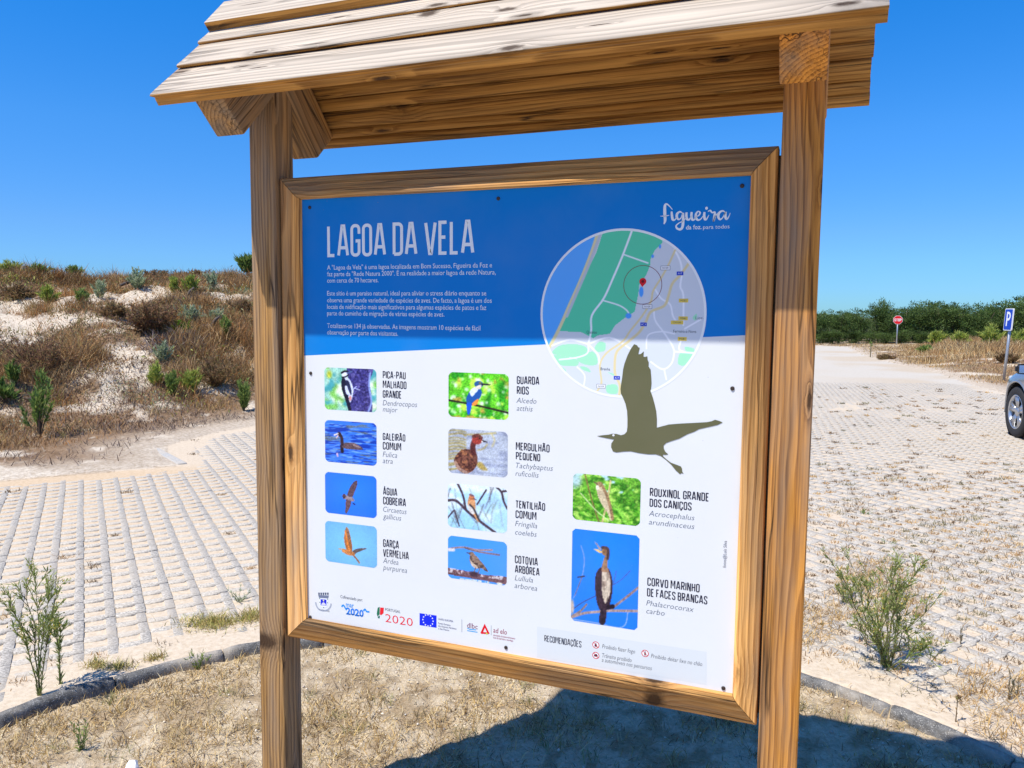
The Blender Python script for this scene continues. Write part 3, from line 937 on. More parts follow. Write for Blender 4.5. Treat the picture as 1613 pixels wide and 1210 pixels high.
def glyph(ch):
    w = GW; r = 0.13
    g = {
        'A': (0.38, [[(0, 0), (0.15, 1), (0.23, 1), (0.38, 0)], [(0.055, 0.26), (0.325, 0.26)]]),
        'B': (w, [[(0, 0), (0, 1)] + arc(w - r, 1 - r, r, r, 90, 0) + [(w, 0.66), (w - 0.07, 0.53), (0, 0.53)], [(w - 0.07, 0.53), (w, 0.42)] + arc(w - r, r, r, r, 0, -90) + [(0, 0)]]),
        'C': (w, [[(w, 0.70)] + arc(w - r, 1 - r, r, r, 0, 90) + arc(r, 1 - r, r, r, 90, 180) + arc(r, r, r, r, 180, 270) + arc(w - r, r, r, r, 270, 360) + [(w, 0.30)]]),
        'D': (w, [[(0, 0), (0, 1)] + arc(w - r, 1 - r, r, r, 90, 0) + arc(w - r, r, r, r, 0, -90) + [(0, 0)]]),
        'E': (0.25, [[(0.25, 1), (0, 1), (0, 0), (0.25, 0)], [(0, 0.52), (0.21, 0.52)]]),
        'F': (0.25, [[(0.25, 1), (0, 1), (0, 0)], [(0, 0.52), (0.21, 0.52)]]),
        'G': (w, [[(w, 0.72)] + arc(w - r, 1 - r, r, r, 0, 90) + arc(r, 1 - r, r, r, 90, 180) + arc(r, r, r, r, 180, 270) + arc(w - r, r, r, r, 270, 360) + [(w, 0.48), (0.16, 0.48)]]),
        'H': (w, [[(0, 0), (0, 1)], [(w, 0), (w, 1)], [(0, 0.52), (w, 0.52)]]),
        'I': (0.0, [[(0, 0), (0, 1)]]),
        'L': (0.24, [[(0, 1), (0, 0), (0.24, 0)]]),
        'M': (0.44, [[(0, 0), (0, 1), (0.06, 1), (0.22, 0.3), (0.38, 1), (0.44, 1), (0.44, 0)]]),
        'N': (w + 0.02, [[(0, 0), (0, 1), (0.04, 1), (0.28, 0), (0.32, 0), (0.32, 1)]]),
        'O': (w, [_o()]),
        'P': (w, [[(0, 0), (0, 1)] + arc(w - r, 1 - r, r, r, 90, 0) + arc(w - r, 0.58, r, r, 0, -90) + [(0, 0.45)]]),
        'Q': (w, [_o(), [(0.17, 0.22), (0.36, -0.06)]]),
        'R': (w, [[(0, 0), (0, 1)] + arc(w - r, 1 - r, r, r, 90, 0) + arc(w - r, 0.62, r, r, 0, -90) + [(0, 0.49)], [(0.14, 0.49), (w + 0.02, 0)]]),
        'S': (w, [_s()]),
        'T': (0.32, [[(0.16, 0), (0.16, 1)], [(-0.02, 1), (0.34, 1)]]),
        'U': (w, [[(0, 1)] + arc(r, r, r, r, 180, 270) + arc(w - r, r, r, r, 270, 360) + [(w, 1)]]),
        'V': (0.36, [[(0, 1), (0.15, 0), (0.21, 0), (0.36, 1)]]),
        'X': (0.34, [[(0, 1), (0.34, 0)], [(0.34, 1), (0, 0)]]),
        '-': (0.16, [[(0, 0.42), (0.16, 0.42)]]),
        '2': (w, [[(0, 0.72)] + arc(r, 1 - r, r, r, 180, 90) + arc(w - r, 1 - r, r, r, 90, 0) + [(w, 0.62), (0, 0), (w, 0)]]),
        '0': (w, [_o()]),
    }
    acc = {'Ã': 'A', 'Õ': 'O', 'Á': 'A', 'Ó': 'O', 'Ç': 'C'}
    if ch in acc:
        w0, st = g[acc[ch]]; c = w0 / 2; st = list(st)
        if ch in 'ÃÕ':
            st.append([(c - 0.15, 1.12), (c - 0.07, 1.19), (c + 0.06, 1.13), (c + 0.14, 1.20)])
        elif ch in 'ÁÓ':
            st.append([(c - 0.04, 1.11), (c + 0.07, 1.25)])
        else:
            st.append([(c, 0), (c + 0.05, -0.10), (c - 0.05, -0.2)])
        return w0, st
    return g[ch]
def caps(ink, s, x0, z0, h, width, col, weight=0.105, layer=2):
    """condensed capitals fitted between x0 and x0+width on baseline z0"""
    gap = weight + 0.075; tot = 0; out = []
    for ch in s:
        if ch == ' ':
            tot += 0.20; continue
        w0, st = glyph(ch)
        out.append((tot + weight / 2, st)); tot += w0 + gap
    tot = tot - 0.075
    kx = width / tot; t = weight * h; zs = (h - t)
    for ox, st in out:
        for li, line in enumerate(st):
            P = [(x0 + (ox + a) * kx, z0 + t / 2 + b * zs) for a, b in line]
            ink.stroke(P, t * 0.5 + 0.5 * weight * kx, col, layer + 0.1 * li)
def caps_px(ink, s, x0, x1, yt, yb, col, weight=0.105, layer=2):
    a, b, c = PP(x0, yb), PP(x1, yb), PP(x0, yt)
    caps(ink, s, a[0], a[1], c[1] - a[1], b[0] - a[0], col, weight, layer)

# running text set with the built-in font and turned into flat meshes
_pend = []
def text(ink, s, x0, x1, yb, xh, col, shear=0.0, thin=0.0, layer=2, vertical=None, word=1.0):
    """x0, x1, yb photo pixels of left end, right end, baseline; xh cap height in photo pixels"""
    cu = bpy.data.curves.new('lettering', 'FONT')
    cu.body = s; cu.size = 1.0; cu.shear = shear; cu.resolution_u = 2; cu.offset = thin; cu.space_word = word
    cu.fill_mode = 'FRONT'
    ob = bpy.data.objects.new('lettering', cu)
    COL.objects.link(ob)
    _pend.append((ob, ink, x0, x1, yb, xh, col, layer, vertical))
def flush_text():
    bpy.context.view_layer.update()
    dg = bpy.context.evaluated_depsgraph_get()
    for (ob, ink, x0, x1, yb, xh, col, layer, vertical) in _pend:
        me = ob.evaluated_get(dg).to_mesh()
        co = np.array([v.co[:2] for v in me.vertices]) if len(me.vertices) else np.zeros((0, 2))
        fs = [list(p.vertices) for p in me.polygons]
        ob.evaluated_get(dg).to_mesh_clear()
        if len(co):
            mn, mx = co[:, 0].min(), co[:, 0].max()
            CAPH = 0.70
            if vertical is None:
                a, b, c = PP(x0, yb), PP(x1, yb), PP(x0, yb - xh)
                X = a[0] + (co[:, 0] - mn) / (mx - mn) * (b[0] - a[0]); Z = a[1] + co[:, 1] / CAPH * (c[1] - a[1])
            else:
                a, b = PP(x0, yb), PP(x0, vertical); c = PP(x0 - xh, yb)
                X = a[0] + co[:, 1] / CAPH * (c[0] - a[0]); Z = a[1] + (co[:, 0] - mn) / (mx - mn) * (b[1] - a[1])
            ink.add([(x, PD - LAY * layer, z) for x, z in zip(X, Z)], [f for f in fs], col)
        cu = ob.data
        bpy.data.objects.remove(ob); bpy.data.curves.remove(cu)
    _pend.clear()

INK = []
def ink(name, **kw):
    k = Ink(); INK.append((name, k, kw)); return k

t = ink('title_lettering', label='large pale condensed title LAGOA DA VELA on the blue header')
caps_px(t, 'LAGOA DA VELA', 516, 747, 354.5, 405.5, LIGHTTXT, 0.105)
LINES = [('A "Lagoa da Vela" é uma lagoa localizada em Bom Sucesso, Figueira da Foz e', 775, 425), ('faz parte da "Rede Natura 2000". É na realidade a maior lagoa da rede Natura,', 781, 435.3),
         ('com cerca de 70 hectares.', 596, 445.3), ('Este sítio é um paraíso natural, ideal para aliviar o stress diário enquanto se', 766, 465.6),
         ('observa uma grande variedade de espécies de aves. De facto, a lagoa é um dos', 774.5, 476.3), ('locais de nidificação mais significativos para algumas espécies de patos e faz', 766, 486.6),
         ('parte do caminho de migração de várias espécies de aves.', 700, 496.8), ('Totalizam-se 134 já observadas. As imagens mostram 10 espécies de fácil', 756.7, 516.5), ('observação por parte dos visitantes.', 627, 526.8)]
PARA = [ink('text_paragraph', label='%s paragraph of small white text under the title' % w_) for w_ in ('first', 'second', 'third')]
for q, (s, xr, yb) in enumerate(LINES):
    text(PARA[0 if q < 3 else 1 if q < 7 else 2], s, 515.5, xr, yb, 7.2, LIGHTTXT, word=0.9)

CAPT = [  # capitals (text, x0, x1, top, base) ..., italic (text, x0, x1, base)
    ('great spotted woodpecker', [('PICA-PAU', 603, 639, 584.5, 596.2), ('MALHADO', 603, 640.3, 599.4, 611.4), ('GRANDE', 603, 632.5, 614.6, 626.6)], [('Dendrocopos', 603, 657, 638.5), ('major', 603, 626, 648.5)]),
    ('coot', [('GALEIRÃO', 603, 638.5, 681.8, 693.2), ('COMUM', 603, 632, 696, 708)], [('Fulica', 603, 625.5, 719.5), ('atra', 603, 618.5, 729.5)]),
    ('short-toed eagle', [('ÁGUIA', 603.5, 625.8, 767.5, 779.5), ('COBREIRA', 603.5, 639.5, 782, 794.5)], [('Circaetus', 603.5, 640.5, 806), ('gallicus', 603.5, 632, 817)]),
    ('purple heron', [('GARÇA', 603.5, 628.4, 849, 861.5), ('VERMELHA', 603.5, 644, 864.3, 876.5)], [('Ardea', 603.5, 627.5, 886.7), ('purpurea', 603.5, 641, 897.4)]),
    ('kingfisher', [('GUARDA', 814, 849.5, 592.3, 605), ('RIOS', 814, 833, 608.3, 621)], [('Alcedo', 813.5, 845, 634.5), ('atthis', 814, 839, 647)]),
    ('grebe', [('MERGULHÃO', 812.5, 865.7, 696.6, 709), ('PEQUENO', 812.5, 851, 712, 724)], [('Tachybaptus', 812.5, 871, 737), ('ruficollis', 812, 848.5, 749.5)]),
    ('chaffinch', [('TENTILHÃO', 812, 858.8, 788, 800.2), ('COMUM', 812, 845, 803.6, 816)], [('Fringilla', 811.5, 846, 828.5), ('coelebs', 811.5, 845.5, 842)]),
    ('woodlark', [('COTOVIA', 811, 847.3, 874.5, 887), ('ARBÓREA', 811, 850, 890, 902.2)], [('Lullula', 811, 839.5, 914), ('arborea', 810.5, 846, 926)]),
    ('great reed warbler', [('ROUXINOL GRANDE', 1023.5, 1117, 768.3, 781.6), ('DOS CANIÇOS', 1023, 1089.5, 785.3, 798)], [('Acrocephalus', 1022, 1094, 812.5), ('arundinaceus', 1022, 1094, 826)]),
    ('cormorant', [('CORVO MARINHO', 1019.5, 1102.3, 909.3, 922.5), ('DE FACES BRANCAS', 1019, 1114.5, 926.3, 939.3)], [('Phalacrocorax', 1018, 1093, 953.5), ('carbo', 1018, 1047, 966)])]
for bird, cs, its in CAPT:
    k = ink('bird_caption', label='caption naming the %s in capitals over its italic Latin name' % bird)
    for s, x0, x1, yt, yb in cs:
        caps_px(k, s, x0, x1, yt, yb, NAVY, 0.135)
    for s, x0, x1, yb in its:
        text(k, s, x0, x1, yb, 8.6, lin((70, 84, 108)), shear=0.22, thin=-0.012)
k = ink('photo_credit', label='tiny vertical photo credit beside the right edge')
text(k, 'fotos@Luís Silva', 1143.5, 0, 894.5, 5.2, lin((90, 95, 110)), vertical=852)

# recommendations box with three prohibition icons
k = ink('recommendations', label='pale grey recommendations box with three round red prohibition icons')
k.px([(846, 987), (1113, 1027), (1113, 1079), (846, 1035)], np.array((0.63, 0.672, 0.69)), 1)
caps_px(k, 'RECOMENDAÇÕES', 857.5, 916, 1000.3, 1010.5, NAVY, 0.12)
text(k, 'Proibido fazer fogo', 948.5, 1000.5, 1021, 6.6, NAVY, shear=0.2, thin=-0.008)
text(k, 'Trânsito proibido', 948.5, 995, 1035.3, 6.6, NAVY, shear=0.2, thin=-0.008)
text(k, 'a automóveis nos percursos', 948, 1027, 1042.3, 6.6, NAVY, shear=0.2, thin=-0.008)
text(k, 'Proibido deitar lixo no chão', 1025.5, 1106.5, 1036, 6.6, NAVY, shear=0.2, thin=-0.008)
RED = lin((200, 30, 45))
for q, (cx, cy) in enumerate(((938.6, 1016), (938.6, 1032.5), (1016.2, 1029.3))):
    c = PP(cx, cy); r = 5.3 / 1000 * 1.72
    r = 0.0095
    k.disc(c, r, r, (0.8, 0.8, 0.8), 1.5)
    k.ring(c, r * 0.80, r, RED, 2, 32)
    if q == 0:
        k.p2([(c[0] - r * .4, c[1] - r * .5), (c[0] + r * .4, c[1] - r * .5), (c[0] + r * .3, c[1]), (c[0], c[1] + r * .65), (c[0] - r * .3, c[1] + r * .1)], NAVY, 2.2)
    elif q == 1:
        k.p2([(c[0] - r * .5, c[1] - r * .35), (c[0] + r * .5, c[1] - r * .35), (c[0] + r * .5, c[1] + r * .05), (c[0] + r * .28, c[1] + r * .4), (c[0] - r * .28, c[1] + r * .4), (c[0] - r * .5, c[1] + r * .05)], NAVY, 2.2)
    else:
        k.disc((c[0], c[1] + r * .45), r * .16, r * .16, NAVY, 2.2, 10)
        k.p2([(c[0] - r * .2, c[1] - r * .6), (c[0] + r * .12, c[1] - r * .6), (c[0] + r * .26, c[1] + r * .25), (c[0] - r * .25, c[1] + r * .25)], NAVY, 2.2)
    s = r * 0.62
    k.stroke([(c[0] - s, c[1] + s), (c[0] + s, c[1] - s)], r * 0.16, RED, 2.6)

# script logo of the town at the top right
def z2(x, y):
    return PP(820 + x / 4.3216, 280 + y / 4.3216)
k = ink('town_logo', label='white brush-script town logo at the top right of the header')
SC = [([(1034, 218), (1018, 198), (996, 180), (983, 192), (982, 240), (984, 290), (976, 316)], [4, 5, 9, 15, 17, 15, 6]), ([(953, 262), (985, 261), (1012, 256)], [3, 6, 3]),
      ([(1028, 230), (1031, 262), (1036, 284), (1048, 288), (1062, 272)], [10, 14, 14, 9, 4]),
      ([(1103, 242), (1085, 232), (1066, 246), (1064, 270), (1076, 284), (1092, 274), (1104, 246)], [5, 9, 13, 14, 9, 6, 8]),
      ([(1106, 240), (1107, 290), (1102, 335), (1086, 352), (1064, 344), (1060, 326), (1080, 308), (1112, 292), (1126, 270)], [12, 15, 15, 13, 11, 8, 6, 5, 5]),
      ([(1130, 236), (1129, 266), (1136, 284), (1150, 284), (1162, 262)], [12, 14, 13, 9, 5]), ([(1165, 234), (1163, 262), (1170, 286), (1184, 284), (1194, 266)], [12, 14, 13, 8, 5]),
      ([(1194, 266), (1214, 256), (1222, 238), (1208, 230), (1194, 248), (1194, 274), (1208, 288), (1226, 282), (1242, 262)], [5, 7, 9, 7, 12, 14, 11, 7, 4]),
      ([(1252, 234), (1250, 262), (1256, 284), (1268, 280), (1282, 254)], [11, 14, 13, 7, 4]),
      ([(1276, 230), (1292, 224), (1304, 238), (1322, 236), (1320, 268), (1312, 300)], [4, 9, 8, 10, 15, 7]), ([(1312, 300), (1322, 270), (1344, 240)], [5, 6, 5]),
      ([(1394, 236), (1374, 226), (1352, 240), (1346, 266), (1358, 284), (1376, 272), (1394, 238)], [5, 9, 13, 14, 10, 6, 7]), ([(1396, 232), (1394, 262), (1402, 282), (1416, 268), (1428, 240)], [12, 14, 11, 6, 3])]
for pts, ws in SC:
    P3 = curve([(x, y, w) for (x, y), w in zip(pts, ws)], 5)
    k.stroke([z2(p[0], p[1]) for p in P3], [max(p[2], 2) / 4.3216 * 0.00182 for p in P3], LIGHTTXT, 2)
c = z2(1266, 208); k.disc(c, 0.0032, 0.0036, LIGHTTXT, 2, 12)
text(k, 'da foz.', 1080.4, 1105, 361.6, 6.8, LIGHTTXT, thin=0.018)
text(k, 'para todos', 1107.5, 1149, 361.0, 6.4, LIGHTTXT)

# heron silhouette flying over the map edge
HER = [(56, 808), (118, 800), (160, 796), (190, 788), (228, 790), (266, 801), (296, 792), (316, 770), (321, 730), (322, 660), (318, 590), (305, 530), (285, 480), (265, 440), (261, 400), (268, 350), (276, 300), (284, 230), (296, 180), (322, 110), (352, 50), (380, 12),
       (405, 22), (416, 40), (428, 42), (420, 78), (416, 100), (436, 98), (448, 88), (463, 74), (460, 108), (462, 122), (478, 122), (493, 116), (496, 148), (506, 170), (504, 205), (522, 232), (527, 290), (530, 350), (526, 398), (520, 414), (540, 470), (556, 530), (570, 590), (576, 660), (575, 736),
       (620, 724), (680, 708), (780, 700), (900, 694), (1010, 688), (1050, 680), (1080, 667), (1120, 678), (1146, 690), (1100, 712), (1030, 728), (940, 748), (905, 768), (840, 792), (770, 830), (700, 852), (656, 868), (634, 890), (636, 915), (650, 945), (675, 966), (650, 970), (630, 968), (627, 980),
       (660, 1010), (700, 1040), (750, 1058), (785, 1072), (794, 1090), (795, 1115), (808, 1134), (790, 1128), (776, 1138), (740, 1105), (700, 1055), (660, 1018), (610, 980), (565, 966), (500, 966), (420, 955), (350, 940), (290, 942), (225, 950), (195, 940), (180, 905), (182, 872), (200, 846), (206, 838), (170, 832), (120, 822)]
k = ink('heron_silhouette', label='large olive silhouette of a flying heron')
k.px([(930 + x / 5.5, 540 + y / 5.5) for x, y in HER], lin((98, 98, 70)), 6)
c = PP(930 + 200 / 5.5, 540 + 801 / 5.5); k.disc(c, 0.0032, 0.0028, (0.7, 0.72, 0.75), 6.6, 10)

# logos along the lower edge
def z3(x, y):
    return PP(490 + x / 4.609, 920 + y / 4.609)
GREY = lin((120, 130, 145))
k = ink('town_crest', label='small town crest with mural crown and blue shield')
for x in (52, 68, 84, 100, 116):
    k.p2([z3(x, 62), z3(x + 12, 62 + 1), z3(x + 11, 80), z3(x + 1, 79)], lin((80, 90, 115)), 2)
k.p2([z3(52, 80), z3(130, 84), z3(124, 104), z3(58, 100)], lin((110, 120, 145)), 2)
k.p2([z3(62, 102), z3(122, 106), z3(122, 152), z3(112, 168), z3(92, 174), z3(72, 166), z3(60, 148)], lin((225, 230, 240)), 2)
k.p2([z3(70, 110), z3(112, 113), z3(112, 158), z3(70, 154)], lin((20, 40, 200)), 3)
k.p2([z3(74, 152), z3(80, 138), z3(92, 132), z3(104, 142), z3(110, 156)], lin((205, 205, 225)), 3.5)
k.disc(z3(91, 120), 0.0022, 0.0026, lin((250, 240, 120)), 3.5, 10)
for (x, y) in ((64, 106), (120, 110), (64, 132), (120, 136), (92, 170)):
    k.disc(z3(x, y), 0.0016, 0.0018, lin((60, 110, 60)), 3.2, 8)
k.stroke([z3(*p) for p in curve([(34, 132), (40, 160), (58, 184), (90, 194), (120, 188), (140, 166), (146, 142)], 4)], 0.0045, lin((160, 168, 185)), 2)
text(k, 'FIGUEIRA DA FOZ', 503, 519, 961.5, 2.2, NAVY)
k = ink('sponsor_logo', label='blue wave logo reading mar 2020')
text(k, 'Cofinanciado por:', 536.3, 571, 942, 5.0, lin((60, 66, 84)))
AZ = lin((0, 140, 225))
text(k, 'mar', 545, 557.5, 955.5, 7.5, AZ, thin=0.012)
text(k, '2020', 545.3, 573, 967.3, 10.5, lin((0, 120, 220)), thin=0.035)
k.stroke([z3(*p) for p in curve([(222, 166), (234, 154), (246, 170), (258, 190)], 5)], 0.005, AZ, 2)
k.stroke([z3(*p) for p in curve([(380, 196), (392, 184), (404, 200), (424, 202)], 5)], 0.005, AZ, 2)
k.stroke([z3(254, 215), z3(378, 232)], 0.0016, AZ, 2)
k = ink('sponsor_logo', label='red and green logo reading PORTUGAL 2020')
GR, RD = lin((20, 110, 80)), lin((225, 25, 40))
k.p2([z3(484, 172), z3(498, 166), z3(498, 220), z3(482, 236), z3(477, 215)], GR, 2)
k.p2([z3(502, 170), z3(529, 172), z3(526, 212), z3(510, 226), z3(500, 222)], RD, 2)
k.p2([z3(484, 238), z3(500, 228), z3(498, 250), z3(486, 248)], lin((40, 110, 95)), 2)
text(k, 'PORTUGAL', 607, 630.6, 962, 4.4, lin((60, 70, 80)))
text(k, '2020', 607, 650.3, 979.5, 13.0, lin((225, 15, 45)), thin=-0.008)
k = ink('flag_print', label='blue flag print with a ring of white stars')
f4 = [z3(788, 211), z3(911, 229), z3(911, 318), z3(788, 298)]
k.p2(f4, lin((10, 40, 215)), 2)
fc = np.mean(f4, 0)
for q in range(12):
    a = math.radians(30 * q + 90); cc = (fc[0] + 0.0165 * math.cos(a), fc[1] + 0.0165 * math.sin(a))
    k.p2([(cc[0] + (0.0030 if j % 2 == 0 else 0.0013) * math.cos(math.radians(90 + 36 * j)), cc[1] + (0.0030 if j % 2 == 0 else 0.0013) * math.sin(math.radians(90 + 36 * j))) for j in range(10)], (0.85, 0.85, 0.85), 3)
text(k, 'UNIÃO EUROPEIA', 690.5, 714, 976.5, 3.0, lin((70, 75, 120)))
for q, s in enumerate(('Fundo Europeu', 'dos Assuntos Marítimos', 'e das Pescas')):
    text(k, s, 690.5, (709.5, 719, 707.5)[q], 983 + 4.2 * q, 3.0, lin((80, 85, 120)))
k = ink('sponsor_logo', label='small wine-red logo reading dlbc beside a thin vertical line')
k.stroke([z3(1095, 257), z3(1095, 350)], 0.0012, GREY, 2)
text(k, 'dlbc', 735.6, 752.5, 988.5, 8.0, lin((120, 50, 90)))
k.stroke([z3(1134, 320), z3(1144, 324), z3(1150, 328), z3(1198, 333)], 0.0025, lin((60, 160, 220)), 2)
k.stroke([z3(1134, 338), z3(1208, 350)], 0.0025, lin((60, 160, 220)), 2)
k = ink('sponsor_logo', label='red triangular letter logo reading ad elo')
k.stroke([z3(1236, 360), z3(1261, 303), z3(1290, 362)], 0.0062, lin((215, 25, 40)), 2)
k.stroke([z3(1240, 354), z3(1284, 358)], 0.005, lin((215, 25, 40)), 2.4)
k.disc(z3(1276, 360), 0.003, 0.0025, lin((190, 200, 70)), 3, 8)
k.stroke([z3(1308, 300), z3(1308, 372)], 0.001, GREY, 2)
text(k, 'ad elo', 777, 798.5, 996.3, 8.2, lin((150, 25, 60)), shear=0.1)
text(k, 'associação de desenvolvimento', 777, 811.5, 1001.5, 3.0, lin((160, 60, 90)))
text(k, 'local da bairrada e mondego', 777, 808.5, 1005.5, 3.0, lin((160, 60, 90)))

# ------------------------------------------------------------------ photographs printed on the panel: colour laid cell by cell
class Canvas:
    def __init__(s, w, h, bgc):
        s.w, s.h = w, h
        s.a = np.ones((h, w, 3)) * np.array(bgc, float)
        s.y, s.x = np.mgrid[0:h, 0:w]
        s.u = (s.x + 0.5) / w; s.v = (s.y + 0.5) / h; s.asp = h / w
    def mixm(s, m, col):
        m = np.clip(m, 0, 1)[..., None]
        s.a = s.a * (1 - m) + np.array(col, float) * m
    def poly(s, pts, col, sm=True):
        P = np.array(curve(pts, 6, True) if sm else pts)
        ins = np.zeros(s.u.shape, bool)
        for (ax, ay), (bx_, by_) in zip(P, np.roll(P, -1, 0)):
            ins ^= ((ay > s.v) != (by_ > s.v)) & (s.u < (bx_ - ax) * (s.v - ay) / (by_ - ay + 1e-12) + ax)
        s.mixm(ins.astype(float), col)
        return ins
    def ell(s, cx, cy, rx, ry, col, soft=0.15, al=1.0):
        d = np.sqrt(((s.u - cx) / rx) ** 2 + ((s.v - cy) / ry) ** 2)
        s.mixm(al * (1 - sstep(1 - soft, 1 + soft, d)), col)
    def line(s, pts, w, col, sm=True, al=1.0):
        P = curve(pts, 5) if sm and len(pts) > 2 else [np.array(p, float) for p in pts]
        best = np.full(s.u.shape, 9.0)
        for a, b in zip(P[:-1], P[1:]):
            ex, ey = b[0] - a[0], (b[1] - a[1]) * s.asp
            px_, py_ = s.u - a[0], (s.v - a[1]) * s.asp
            t = np.clip((px_ * ex + py_ * ey) / (ex * ex + ey * ey + 1e-12), 0, 1)
            best = np.minimum(best, np.hypot(px_ - t * ex, py_ - t * ey))
        s.mixm(al * (1 - sstep(w * 0.4, w * 0.6 + 0.004, best)), col)
    def blur(s, n):
        for _ in range(n):
            a_ = np.pad(s.a, ((1, 1), (1, 1), (0, 0)), 'edge')
            s.a = (2 * a_[1:-1, 1:-1] + a_[:-2, 1:-1] + a_[2:, 1:-1] + a_[1:-1, :-2] + a_[1:-1, 2:]) / 6
    def noise(s, sx, sy, seed, col, lo, hi, al=1.0, mask=None):
        n = fbm(s.u * sx, s.v * sy, seed, 3)
        m = al * sstep(lo, hi, n)
        s.mixm(m if mask is None else m * mask, col)

def photo_print(c, corners, name, label, radius=0.075, layer=1.5):
    P = [PP(*q) for q in corners]                        # TL TR BR BL
    x0 = (P[0][0] + P[3][0]) / 2; x1 = (P[1][0] + P[2][0]) / 2; z1 = (P[0][1] + P[1][1]) / 2; z0 = (P[2][1] + P[3][1]) / 2
    W_, H_ = c.w, c.h
    g = fbm(c.u * 60, c.v * 46, 900 + int(corners[0][1]), 3) - 0.5; g2 = fbm(c.u * 9, c.v * 7, 950 + int(corners[0][1]), 3) - 0.5
    a_ = np.pad(c.a, ((1, 1), (1, 1), (0, 0)), 'edge')
    c.a = (4 * a_[1:-1, 1:-1] + a_[:-2, 1:-1] + a_[2:, 1:-1] + a_[1:-1, :-2] + a_[1:-1, 2:]) / 8
    lum = c.a.mean(-1); det = np.clip(1.25 - lum / 235, 0.12, 1) * np.clip(1.15 - (c.a[..., 2] - c.a[..., 0]) / 130, 0.06, 1)
    c.a = c.a * (1 + 0.9 * g * det + 0.35 * g2 * det)[..., None]
    xs = np.linspace(x0, x1, W_); zs = np.linspace(z1, z0, H_)
    XX, ZZ = np.meshgrid(xs, zs)
    Vv = np.stack([XX.ravel(), np.full(XX.size, PD - LAY * layer), ZZ.ravel()], 1)
    I = np.arange(W_ * H_).reshape(H_, W_)
    Q = np.stack([I[1:, :-1], I[1:, 1:], I[:-1, 1:], I[:-1, :-1]], -1).reshape(-1, 4)
    cen = Vv[Q].mean(1)
    r = radius * (x1 - x0)
    dx = np.maximum(np.maximum(x0 + r - cen[:, 0], cen[:, 0] - (x1 - r)), 0); dz = np.maximum(np.maximum(z0 + r - cen[:, 2], cen[:, 2] - (z1 - r)), 0)
    Q = Q[np.hypot(dx, dz) < r]
    on_panel(name, mesh_from(name, Vv, Q, lin(np.clip(c.a, 0, 255)).reshape(-1, 3)), label=label)

